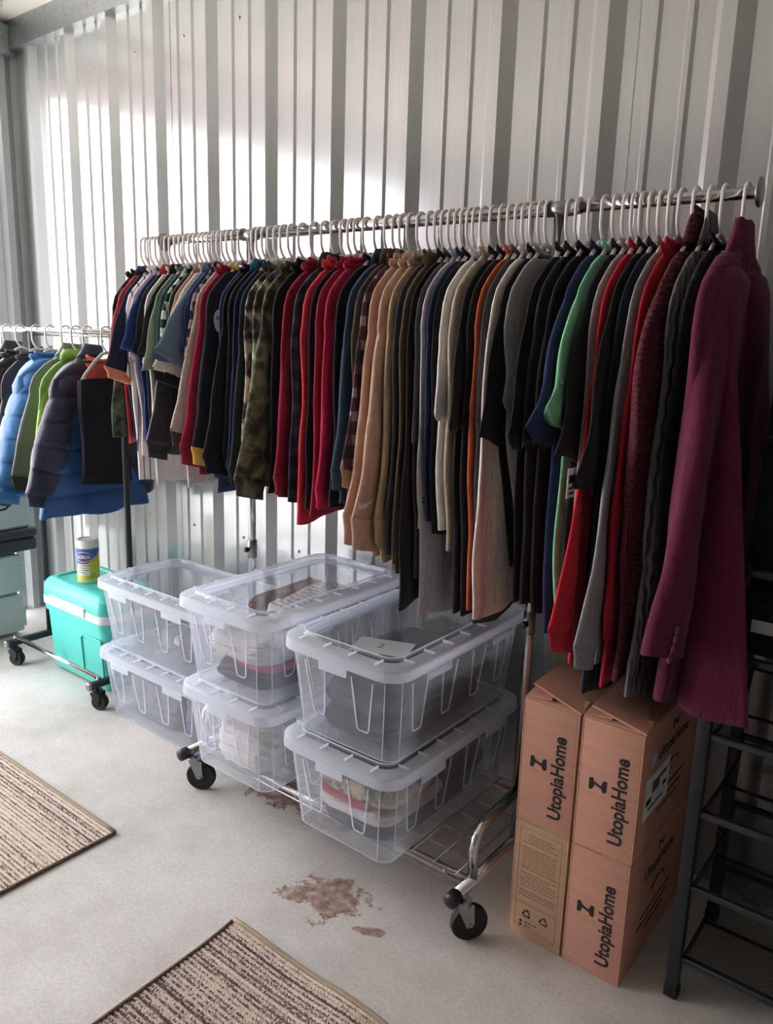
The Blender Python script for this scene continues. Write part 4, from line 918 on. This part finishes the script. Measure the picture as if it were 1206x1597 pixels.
# ------------------------------------------------------------------ cardboard boxes
def cardboard(name, col):
    m, nt, p = new_mat(name); L = nt.links.new; v = coords(nt, (6, 6, 90)); n = N(nt, 'ShaderNodeTexNoise', Scale=1.0, Detail=4.0); L(v, n.inputs['Vector'])
    c = lin(col); r = ramp(nt, [(0.3, tuple(x*0.9 for x in c)), (0.7, tuple(x*1.06 for x in c))]); L(n.outputs['Fac'], r.inputs['Fac']); L(r.outputs[0], p.inputs['Base Color'])
    p.inputs['Roughness'].default_value = 0.75; bump(nt, p, n.outputs['Fac'], 0.12, 0.002); return m
M_CB = cardboard('pinkish_cardboard', (190, 140, 120)); M_CB2 = cardboard('buff_cardboard', (192, 158, 128)); M_TAPE = clear_plastic('packing_tape', 0.10, (220, 190, 160), 0.2)
def mark(mb, o, ux, uy, s):
    """the hanger-like emblem printed beside the name"""
    a_ = [(-0.5, -0.36), (-0.5, 0.30), (-0.30, 0.36), (-0.22, 0.16), (0.18, 0.02), (0.30, 0.36), (0.5, 0.36), (0.5, -0.30), (0.30, -0.36), (0.22, -0.16), (-0.18, -0.02), (-0.30, -0.36)]
    o = Vector(o); ux = Vector(ux); uy = Vector(uy); mb.add([o+ux*(p[0]*s)+uy*(p[1]*s) for p in a_], [(0, 1, 2, 3, 10, 11), (3, 4, 9, 10), (4, 5, 6, 7, 8, 9)])
BXY0, BXY1 = 1.495, 1.905
def carton(label, x0, x1, z0, z1, mat, front, opened=False, tilt=0.0, y0=BXY0):
    o = thing('cardboard_box', label, 'box', ((x0+x1)/2, (y0+BXY1)/2, z0), 'stacked cartons beside the shelf'); t = 0.004
    for nm, lo, hi in (('side_panel', (x0, y0, z0), (x0+t, BXY1, z1)), ('side_panel', (x1-t, y0, z0), (x1, BXY1, z1)), ('end_panel', (x0+t, y0, z0), (x1-t, y0+t, z1)), ('end_panel', (x0+t, BXY1-t, z0), (x1-t, BXY1, z1)), ('bottom_panel', (x0+t, y0+t, z0), (x1-t, BXY1-t, z0+t))):
        MB().box(lo, hi, 0.0012).build(nm, mat, o, flat_angle=30)
    xm = (x0+x1)/2
    if not opened:
        MB().box((x0+0.001, y0+0.002, z1), (xm-0.0006, BXY1-0.002, z1+0.004), 0.001).build('flap', mat, o, flat_angle=30)
        MB().box((xm+0.0006, y0+0.002, z1), (x1-0.001, BXY1-0.002, z1+0.004), 0.001).build('flap', mat, o, flat_angle=30)
        MB().box((xm-0.022, y0+0.004, z1+0.004), (xm+0.022, BXY1-0.004, z1+0.0045)).build('packing_tape', M_TAPE, o, smooth=False)
    else:
        def slab(pts, nm):
            n_ = (Vector(pts[1])-Vector(pts[0])).cross(Vector(pts[2])-Vector(pts[0])).normalized()*0.004
            MB().add([Vector(p) for p in pts]+[Vector(p)+n_ for p in pts], [(3, 2, 1, 0), (4, 5, 6, 7), (0, 1, 5, 4), (1, 2, 6, 5), (2, 3, 7, 6), (3, 0, 4, 7)]).build(nm, mat, o, smooth=False)
        slab([(x0, y0+0.004, z1), (x1, y0+0.004, z1), (x1-0.004, y0+0.06, z1+0.006), (x0+0.004, y0+0.06, z1+0.014)], 'end_flap')
        slab([(x1, y0+0.003, z1+0.001), (x1, BXY1, z1+0.001), (x0+0.010, BXY1, z1+0.038), (x0+0.010, y0+0.02, z1+opened)], 'flap')
        slab([(x0, y0+0.012, z1+0.004), (x0, BXY1-0.01, z1+0.004), (x0+0.06, BXY1-0.01, z1+0.014), (x0+0.06, y0+0.012, z1+0.012)], 'flap')
    yf = y0-0.0006; W_ = x1-x0; H_ = z1-z0
    if front == 'name':
        q = text_mb('UtopiaHome', (x0+W_*0.80, yf, z0+H_*0.11), (0, 0, 1), (-1, 0, 0), 0.031, 0.030, 0.0, 1.0, H_*0.68); q.build('printed_name', M_INK, o, smooth=False)
        q = MB(); mark(q, (x0+W_*0.34, yf, z0+H_*0.52), (1, 0, 0), (0, 0, 1), 0.040); q.build('printed_emblem', M_INK, o, smooth=False)
    else:
        q = MB(); ink = plain('faint_ink', (132, 98, 74), 0.8)
        def line(xa, xb, za, zb_): q.add([(xa, yf, za), (xb, yf, za), (xb, yf, zb_), (xa, yf, zb_)], [(0, 1, 2, 3)])
        fx0, fx1 = x0+0.014, x1-0.014
        for za, zb_ in ((z0+0.094, z1-0.012), (z0+0.022, z0+0.090)):
            line(fx0, fx1, za, za+0.001); line(fx0, fx1, zb_-0.001, zb_); line(fx0, fx0+0.001, za, zb_); line(fx1-0.001, fx1, za, zb_)
        rnd = random.Random(3)
        z = z1-0.028; i = 0
        while z > z0+0.105:
            if i in (4, 13, 19): z -= 0.006
            ind = 0.018 if i in (0, 1, 2, 14) else 0.004
            xa = fx0+0.004+ind; 
            while xa < fx1-0.008-ind:
                ww = rnd.uniform(0.006, 0.016); line(xa, min(xa+ww, fx1-0.004-ind*0.6), z, z+0.0022); xa += ww+0.0016
            z -= 0.0068; i += 1
        q.build('small_print', ink, o, smooth=False)
        for k in range(2):
            cx_, cz_ = xm-0.022+0.044*k, z0+0.066; r_ = 0.0135; q = MB()
            for e in range(3):
                a0 = PI/2+e*2*PI/3; p0 = (cx_+r_*math.cos(a0), cz_+r_*math.sin(a0)); a1 = a0+2*PI/3; p1 = (cx_+r_*math.cos(a1), cz_+r_*math.sin(a1))
                f0, f1 = 0.18, 0.72; s0 = (p0[0]+(p1[0]-p0[0])*f0, p0[1]+(p1[1]-p0[1])*f0); s1 = (p0[0]+(p1[0]-p0[0])*f1, p0[1]+(p1[1]-p0[1])*f1)
                d_ = Vector((s1[0]-s0[0], 0, s1[1]-s0[1])).normalized(); n_ = Vector((-d_.z, 0, d_.x)); A = Vector((s0[0], yf, s0[1])); B = Vector((s1[0], yf, s1[1]))
                q.add([A-n_*0.0016, B-n_*0.0016, B+n_*0.0016, A+n_*0.0016, B-n_*0.004, B+d_*0.006, B+n_*0.004], [(0, 1, 2, 3), (4, 5, 6)])
            q.build('recycling_symbol', M_INK, o, smooth=False)
        q = MB()
        for dx, dz in ((-0.036, 0.042), (-0.036, 0.032)):
            q.lathe((x0+W_*0.5+dx, yf+0.0004, z0+dz), [(0.0035, 0.0), (0.0035, -0.0004)], 10, 'Y')
        for i in range(6): q.obox((xm-0.022+0.008*(i % 4), yf, z0+0.043-0.010*(i//4)), (0.005, 0.0006, 0.0022))
        q.build('small_marks', M_INK, o, smooth=False)
    return o, xm
def side_print(o, x1, z0, z1, label_sheet):
    xs_ = x1+0.0006; H_ = z1-z0
    q = text_mb('UtopiaHome', (xs_, 1.60, z0+H_*0.68), (0, 1, 0), (0, 0, 1), 0.030, 0.022, 0.0, 0.98, 0.20); mark(q, (xs_, 1.70, z0+H_*0.86), (0, 1, 0), (0, 0, 1), 0.036)
    q.tube([(xs_, 1.66, z0+H_*0.52), (xs_, 1.70, z0+H_*0.56), (xs_, 1.74, z0+H_*0.54), (xs_, 1.75, z0+H_*0.49)], 0.0016, 4)
    for i, (a0, a1) in enumerate(((1.60, 1.80), (1.58, 1.78), (1.63, 1.76))): q.obox((xs_, (a0+a1)/2, z0+H_*(0.36-0.07*i)), (0.0006, a1-a0, 0.004))
    q.build('side_print', M_INK, o, smooth=False)
    if label_sheet:
        s = MB().box((x1+0.0008, 1.53, z0+0.085), (x1+0.0014, 1.685, z0+0.185)).build('shipping_label', M_PAPER, o, smooth=False)
        q = MB()
        for i in range(12): q.obox((x1+0.0018, 1.575+i*0.004, z0+0.150), (0.0004, 0.0012+0.0012*(i % 3 == 0), 0.026))
        q.obox((x1+0.0018, 1.555, z0+0.125), (0.0004, 0.03, 0.014)).obox((x1+0.0018, 1.64, z0+0.160), (0.0004, 0.04, 0.008)).obox((x1+0.0018, 1.60, z0+0.105), (0.0004, 0.09, 0.004)).obox((x1+0.0018, 1.655, z0+0.13), (0.0004, 0.02, 0.010))
        q.build('label_print', M_INK, s, smooth=False)
        MB().box((x1+0.0008, 1.552, z0+0.205), (x1+0.0014, 1.582, z0+0.235)).build('sticker', plain('lilac_sticker', (196, 190, 210), 0.6), o, smooth=False)
carton('buff carton printed with fine instructions and recycling symbols, on the floor', -0.740, -0.606, 0.0, 0.300, M_CB2, 'fine')
o1, _ = carton('pinkish carton with printed name on the floor beside the black shelf', -0.600, -0.464, 0.0, 0.300, M_CB, 'name'); side_print(o1, -0.464, 0.0, 0.300, False)
o2, _ = carton('pinkish carton with raised flap beside the chrome rack upright', -0.741, -0.606, 0.305, 0.605, M_CB, 'name', 0.030)
o3, _ = carton('pinkish carton with a white shipping label on its side', -0.600, -0.463, 0.305, 0.607, M_CB, 'name', 0.020); side_print(o3, -0.463, 0.305, 0.607, True)
text_mb('Utopia Home', (-0.628, 1.80, 0.6290), (0, -1, 0), (0.96, 0, -0.24), 0.030, 0.02, 0, 1.0, 0.16).build('flap_print', M_INK, o2, smooth=False)

# ------------------------------------------------------------------ black mesh shelf unit
def mesh_mat():
    m, nt, p = new_mat('black_wire_mesh'); L = nt.links.new; out = nt.nodes['Material Output']
    p.inputs['Base Color'].default_value = (*lin((34, 36, 38)), 1); p.inputs['Roughness'].default_value = 0.45
    v = coords(nt); sep = nt.nodes.new('ShaderNodeSeparateXYZ'); L(v, sep.inputs[0])
    w_ = mathn(nt, 'ADD', sep.outputs[1], sep.outputs[2]); k = 2*PI/0.007
    s1 = mathn(nt, 'ABSOLUTE', mathn(nt, 'SINE', mathn(nt, 'MULTIPLY', mathn(nt, 'ADD', sep.outputs[0], w_), k/2))); s2 = mathn(nt, 'ABSOLUTE', mathn(nt, 'SINE', mathn(nt, 'MULTIPLY', mathn(nt, 'SUBTRACT', sep.outputs[0], w_), k/2)))
    f = mathn(nt, 'LESS_THAN', mathn(nt, 'MINIMUM', s1, s2), 0.36)
    tr = N(nt, 'ShaderNodeBsdfTransparent'); mx = N(nt, 'ShaderNodeMixShader'); L(f, mx.inputs[0]); L(tr.outputs[0], mx.inputs[1]); L(p.outputs[0], mx.inputs[2]); L(mx.outputs[0], out.inputs[0]); return m
M_MESH = mesh_mat(); M_SHELF = plain('shelf_black_metal', (34, 37, 41), 0.45, 0.2)
SX0, SX1, SY0, SY1 = -0.366, 0.30, 1.555, 1.86
sh = thing('mesh_shelf', 'black metal shelf unit with wire mesh shelves beside the cartons', 'shelf', ((SX0+SX1)/2, (SY0+SY1)/2, 0))
for x in (SX0, SX1):
    for y in (SY0, SY1):
        p = MB().box((x-0.013, y-0.013, 0.008), (x+0.013, y+0.013, 1.0), 0.003).build('post', M_SHELF, sh, flat_angle=40)
        MB().box((x-0.015, y-0.015, 0.0), (x+0.015, y+0.015, 0.03), 0.004).build('foot', M_RUB, p, flat_angle=40)
for i in range(6):
    z = 0.10+0.175*i
    s = MB().box((SX0+0.013, SY0-0.008, z-0.007), (SX1-0.013, SY0+0.008, z+0.007), 0.002).build('front_rail', M_SHELF, sh, flat_angle=40)
    MB().box((SX0+0.013, SY1-0.006, z+0.045), (SX1-0.013, SY1+0.006, z+0.059), 0.002).build('back_rail', M_SHELF, sh, flat_angle=40)
    for x in (SX0+0.016, SX1-0.016): MB().tube([(x, SY0, z), (x, SY1-0.05, z), (x, SY1-0.03, z+0.012), (x, SY1-0.012, z+0.05)], 0.0045, 8).build('side_rail', M_SHELF, sh)
    MB().cyl((SX0+0.014, SY0+0.155, z-0.004), (SX1-0.014, SY0+0.155, z-0.004), 0.004, 8).build('cross_wire', M_SHELF, sh)
    pr = [(SY0, z), (SY1-0.05, z), (SY1-0.028, z+0.012), (SY1-0.012, z+0.05)]
    MB().add([(x, y, zz) for y, zz in pr for x in (SX0+0.016, SX1-0.016)], [(2*k, 2*k+1, 2*k+3, 2*k+2) for k in range(3)]).build('mesh_panel', M_MESH, sh, smooth=False)
for k, (x0, x1, z, h, nm) in enumerate(((-0.33, -0.03, 0.806, 0.13, 'black fabric storage box with a grey card label inside the mesh shelf'), (-0.335, -0.02, 0.981, 0.24, 'black fabric storage box standing on top of the mesh shelf'), (-0.33, 0.0, 1.227, 0.26, 'black fabric storage box topmost of the stack on the mesh shelf'))):
    sb = thing('storage_box', nm, 'storage box', ((x0+x1)/2, 1.68, z+0.001))
    MB().box((x0, SY0+0.015, z+0.001), (x1, SY1-0.06, z+h), 0.012).build('fabric_box', FB((20, 19, 22)), sb, flat_angle=40)
    MB().box((x0-0.003, SY0+0.011, z+h-0.03), (x1+0.003, SY1-0.056, z+h+0.004), 0.006).build('lid', FB((18, 18, 20)), sb, flat_angle=40)
    if k == 0: MB().box((x0+0.02, SY0+0.0125, z+0.05), (x0+0.06, SY0+0.0145, z+0.075)).build('card_label', plain('grey_card', (150, 150, 150), 0.6), sb, smooth=False)

# ------------------------------------------------------------------ cooler, wipes, drawers
M_TQ = plain('turquoise_plastic', (84, 206, 194), 0.4); M_WH = plain('white_plastic', (226, 230, 232), 0.4)
cx0, cx1, cy0, cy1 = -2.995, -2.560, 1.572, 1.83
co = thing('cooler', 'turquoise hard cooler with a white lid band on the floor', 'cooler', ((cx0+cx1)/2, (cy0+cy1)/2, 0))
def cr(dx, r, z, top=0): return rrect((cx0+cx1)/2, (cy0+cy1)/2, cx1-cx0+2*dx, cy1-cy0+2*dx, r, z, 5)
tub = MB().loft([cr(-0.022, 0.025, 0.012), cr(-0.016, 0.03, 0.02), cr(-0.004, 0.035, 0.26), cr(0.004, 0.038, 0.265), cr(0.006, 0.038, 0.29)]).build('tub', M_TQ, co, flat_angle=35)
for x in (cx0+0.05, cx1-0.05):
    for y in (cy0+0.05, cy1-0.05): MB().lathe((x, y, 0.0), [(0.022, 0.0), (0.024, 0.014)], 12).build('foot', M_TQ, tub)
ring_o = [((cx0+cx1)/2-0.02, cy0+0.006, z) for z in (0.05,)]
pn_ = MB().tube([(cx1-0.17, cy0+0.012-0.0009*0, 0.05), (cx1-0.17, cy0+0.004, 0.20), (cx1-0.155, cy0+0.003, 0.215), (cx1-0.03, cy0+0.003, 0.22), (cx1-0.028, cy0+0.012, 0.05)], 0.004, 6, closed=True); pn_.build('side_recess', M_TQ, tub)
text_mb('ARW', ((cx0+0.105), cy0+0.0105, 0.10), (0, 0, -1), (1, 0, 0), 0.030, 0.0, 0, 1.0, 0.065).build('moulded_name', plain('turquoise_shadow', (74, 190, 178), 0.4), tub, smooth=False)
MB().loft([cr(0.008, 0.038, 0.290), cr(0.010, 0.04, 0.293), cr(0.010, 0.04, 0.320), cr(0.006, 0.038, 0.323)]).build('lid_band', M_WH, co, flat_angle=35)
lid = MB().loft([cr(0.007, 0.038, 0.323), cr(0.009, 0.04, 0.330), cr(0.006, 0.04, 0.375), cr(-0.006, 0.04, 0.393), cr(-0.02, 0.035, 0.400), cr(-0.036, 0.03, 0.400), cr(-0.042, 0.03, 0.393)]).build('lid', M_TQ, co, flat_angle=35)
MB().box((cx0+0.07, cy0-0.016, 0.296), (cx1-0.11, cy0-0.004, 0.336), 0.004).build('latch', M_WH, co, flat_angle=35)
wx, wy, wz = -2.812, 1.672, 0.3932
wc = thing('wipes_canister', 'cylindrical tub of cleaning wipes with blue and yellow label on the cooler', 'canister', (wx, wy, wz))
rr = 0.0425; hh = 0.178
MB().lathe((wx, wy, wz), [(rr*0.94, 0), (rr, 0.006), (rr, hh-0.028), (rr*0.98, hh-0.026)], 36).build('tub', plain('wipes_tub', (232, 226, 170), 0.4), wc)
MB().lathe((wx, wy, wz), [(rr*1.02, hh-0.030), (rr*1.03, hh-0.004), (rr*0.98, hh), (rr*0.75, hh+0.002), (rr*0.72, hh-0.001), (rr*0.3, hh-0.001)], 36).build('cap', M_CAP, wc, flat_angle=40)
def sleeve_patch(nm, mat, za, zb, a0=0, a1=2*PI, off=0.0006, n=30, zfun=None):
    m = MB(); vs = []
    for i in range(n+1):
        a = a0+(a1-a0)*i/n; z_lo = za(a) if callable(za) else za; z_hi = zb(a) if callable(zb) else zb
        for z in (z_lo, z_hi): vs.append((wx+(rr+off)*math.cos(a), wy+(rr+off)*math.sin(a), wz+z))
    m.add(vs, [(2*i, 2*i+2, 2*i+3, 2*i+1) for i in range(n)]); return m.build(nm, mat, wc)
af = math.atan2(-wy, -wx)          # bearing of the label's middle
yl_ = sleeve_patch('label', plain('label_yellow', (222, 208, 74), 0.45), 0.018, hh-0.034)
sleeve_patch('label_orange', plain('label_orange', (232, 168, 88), 0.45), lambda a: 0.083+0.02*(a-af), lambda a: 0.115+0.020*(a-af), af-0.4, af+1.4, 0.0009)
sleeve_patch('label_blue', plain('label_blue', (44, 112, 178), 0.45), lambda a: 0.088+0.022*max(-0.6, (a-af))+0.012*math.sin(a-af), hh-0.033, af-1.6, af+1.6, 0.0012)
sleeve_patch('label_white', plain('label_white', (236, 228, 214), 0.45), 0.034, 0.083, af-1.2, af+0.12, 0.0012)
def wrap(mb, off):
    out = MB(); out.f = mb.f; out.v = [(wx+(rr+off)*math.cos(af-0.15+v[0]/rr), wy+(rr+off)*math.sin(af-0.15+v[0]/rr), wz+v[2]) for v in mb.v]; return out
el = lambda a_, b_, n=32: [(a_*math.cos(2*PI*i/n)-0.012, 0, 0.112+b_*math.sin(2*PI*i/n)) for i in range(n)]
def diamond(sx, sz): return [(sx*math.copysign(abs(math.cos(t))**1.35, math.cos(t))-0.012, 0, 0.112+sz*math.copysign(abs(math.sin(t))**1.15, math.sin(t))) for t in [2*PI*i/40 for i in range(40)]]
for k, (sx, sz, col, off) in enumerate(((0.044, 0.022, (230, 226, 232), 0.0018), (0.041, 0.019, (120, 66, 118), 0.0022))):
    ring = diamond(sx, sz); q = MB().add([(-0.012, 0, 0.112)]+ring, [(0, 1+i, 1+(i+1) % 40) for i in range(40)]); wrap(q, off).build('logo_shape', plain('logo_%d' % k, col, 0.45), wc)
q = text_mb('CLOROX', (-0.043, 0, 0.106), (1, 0, 0), (0, 0, 1), 0.013, 0.02, 0, 1.0, 0.060); wrap(q, 0.0026).build('logo_lettering', plain('logo_white', (240, 240, 244), 0.45), wc)
q = MB()
for i, (a0, w_) in enumerate(((-0.036, 0.05), (-0.036, 0.036), (-0.036, 0.044), (-0.036, 0.03))):
    q.add([(a0+w_*s_/8, 0, z_-i*0.0095) for s_ in range(9) for z_ in (0.075, 0.0778)], [(2*s_, 2*s_+2, 2*s_+3, 2*s_+1) for s_ in range(8)])
wrap(q, 0.0017).build('label_text', plain('label_grey_ink', (120, 110, 104), 0.6), wc)
q = MB(); n_ = 20
for i in range(n_): q.add([(0.022+r_*math.cos(2*PI*t/n_), 0, 0.034+r_*math.sin(2*PI*t/n_)) for t in (i, i+1) for r_ in (0.0095, 0.0078)], [(0, 2, 3, 1)])
q.add([(0.017, 0, 0.029), (0.0185, 0, 0.028), (0.0275, 0, 0.039), (0.026, 0, 0.040)], [(0, 1, 2, 3)]); wrap(q, 0.0014).build('label_seal', plain('label_green_ink', (92, 96, 40), 0.6), wc)

dx0, dx1, dy0, dy1 = -3.70, -3.43, 1.32, 1.70
M_PD = plain('pale_drawer_plastic', (196, 212, 212), 0.35)
dr = thing('drawer_unit', 'pale plastic drawer tower with a dark top by the doorway', 'drawers', ((dx0+dx1)/2, (dy0+dy1)/2, 0))
MB().box((dx0, dy0+0.01, 0.01), (dx1-0.02, dy1-0.01, 0.39), 0.004).build('frame', M_PD, dr, flat_angle=40)
for i in range(2):
    z0_ = 0.015+0.19*i
    d_ = MB().box((dx1-0.02, dy0, z0_), (dx1+0.006, dy1, z0_+0.178), 0.006).build('drawer', M_PD, dr, flat_angle=40)
    MB().box((dx1+0.005, dy0+0.11, z0_+0.085), (dx1+0.014, dy1-0.11, z0_+0.097), 0.003).build('handle', M_PD, d_, flat_angle=40)
    MB().box((dx1-0.016, dy1-0.002, z0_+0.02), (dx1+0.004, dy1+0.012, z0_+0.12), 0.003).build('lip', M_PD, d_, flat_angle=40)
tp = MB().box((dx0, dy0-0.01, 0.394), (dx1+0.01, dy1+0.08, 0.452), 0.006).build('top', plain('dark_drawer_plastic', (56, 62, 70), 0.4), dr, flat_angle=40)
MB().box((dx0, dy0-0.012, 0.456), (dx1+0.012, dy1+0.083, 0.498), 0.006).build('top_rim', plain('dark_drawer_plastic', (56, 62, 70), 0.4), tp, flat_angle=40)
tb = thing('tote_box', 'pale blue plastic tote with a dark handle on the drawer tower', 'tote box', ((dx0+dx1)/2, 1.55, 0.4985))
MB().box((dx0+0.01, 1.36, 0.4985), (dx1-0.005, 1.765, 0.70), 0.012).build('tub', M_PD, tb, flat_angle=40)
MB().tube([(dx1+0.002, 1.50, 0.66), (dx1+0.02, 1.51, 0.615), (dx1+0.022, 1.57, 0.60), (dx1+0.022, 1.64, 0.605), (dx1+0.014, 1.68, 0.63), (dx1+0.0, 1.69, 0.68)], 0.005, 8).build('handle', M_BLK, tb)

# ------------------------------------------------------------------ rugs
def rug_mat():
    m, nt, p = new_mat('striped_woven_rug'); L = nt.links.new; p.inputs['Roughness'].default_value = 0.95; p.inputs['Specular IOR Level'].default_value = 0.1
    v = coords(nt, (34, 85, 1)); n = N(nt, 'ShaderNodeTexNoise', Scale=1.0, Detail=0.0); L(v, n.inputs['Vector'])
    v2 = coords(nt, (0.25, 60, 1)); n2 = N(nt, 'ShaderNodeTexNoise', Scale=1.0, Detail=1.0); L(v2, n2.inputs['Vector'])
    v3 = coords(nt, (230, 170, 1)); n3 = N(nt, 'ShaderNodeTexNoise', Scale=1.0, Detail=1.0); L(v3, n3.inputs['Vector'])
    v4 = coords(nt, (0.4, 9, 1)); n4 = N(nt, 'ShaderNodeTexNoise', Scale=1.0, Detail=1.0); L(v4, n4.inputs['Vector'])
    sep = nt.nodes.new('ShaderNodeSeparateXYZ'); L(coords(nt), sep.inputs[0])
    row = mathn(nt, 'SINE', mathn(nt, 'MULTIPLY', sep.outputs[1], 2*PI/0.0118))
    k_ = lambda o_, s_: mathn(nt, 'MULTIPLY', mathn(nt, 'SUBTRACT', o_, 0.5), s_)
    f = mathn(nt, 'ADD', mathn(nt, 'ADD', k_(n.outputs['Fac'], 0.35), k_(n2.outputs['Fac'], 0.8)), mathn(nt, 'ADD', k_(n3.outputs['Fac'], 1.1), k_(n4.outputs['Fac'], 0.5)))
    f = mathn(nt, 'ADD', mathn(nt, 'ADD', f, mathn(nt, 'MULTIPLY', row, 0.14)), 0.53)
    r = ramp(nt, [(0.0, lin((78, 60, 62))), (0.40, lin((104, 84, 84))), (0.47, lin((182, 164, 150))), (0.75, lin((206, 190, 174)))]); L(f, r.inputs['Fac']); L(r.outputs[0], p.inputs['Base Color'])
    bump(nt, p, n3.outputs['Fac'], 0.8, 0.004); return m
M_RUG = rug_mat(); M_BIND = FB((126, 104, 88), 'knit'); M_BIND2 = FB((168, 148, 122), 'knit')
def rug(label, x0, x1, y0, y1, lift):
    o = thing('striped_rug', label, 'rug', ((x0+x1)/2, (y0+y1)/2, 0.0)); nx = 50; rows = int((y1-y0)/0.0118); vs = []; ny = rows*4
    def hz(x, y): return 0.0035+lift*(max(0, noise.noise(Vector((x*3.1, y*3.1, 2.0))))**1.5)*0.05 + lift*0.010*math.exp(-(((x-x0)/(x1-x0)-0.38)/0.12)**2)*max(0, 1-(y1-y)/0.16)
    for jn in range(ny+1):
        y = y0+(y1-y0)*jn/ny; rz_ = 0.0032*abs(math.sin(PI*jn/4))
        for i in range(nx+1):
            x = x0+(x1-x0)*i/nx; vs.append((x, y, hz(x, y)+rz_))
    n0 = len(vs); vs += [(x0, y0, 0.0006), (x1, y0, 0.0006), (x1, y1, 0.0006), (x0, y1, 0.0006)]
    fs = [(jn*(nx+1)+i, jn*(nx+1)+i+1, (jn+1)*(nx+1)+i+1, (jn+1)*(nx+1)+i) for jn in range(ny) for i in range(nx)] + [(n0+3, n0+2, n0+1, n0)]
    MB().add(vs, fs).build('pile', M_RUG, o)
    for nm, mt, P0, P1, r_ in (('edge_binding', M_BIND2, (x0, y1), (x1, y1), 0.0062), ('edge_binding', M_BIND, (x0, y0), (x0, y1), 0.0048), ('edge_binding', M_BIND, (x1, y0), (x1, y1), 0.0048), ('edge_binding', M_BIND2, (x0, y0), (x1, y0), 0.0062)):
        pts = [(P0[0]+(P1[0]-P0[0])*i/30, P0[1]+(P1[1]-P0[1])*i/30) for i in range(31)]
        MB().tube([(x, y, hz(x, y)+r_-0.0025) for x, y in pts], r_, 8).build(nm, mt, o)
    return o
rug('striped beige and brown rug reaching towards the doorway', -2.95, -1.778, 0.48, 1.096, 0.0)
rug('striped beige and brown rug with a ruffled edge in front of the bins', -1.255, -0.30, 0.35, 1.078, 1.0)
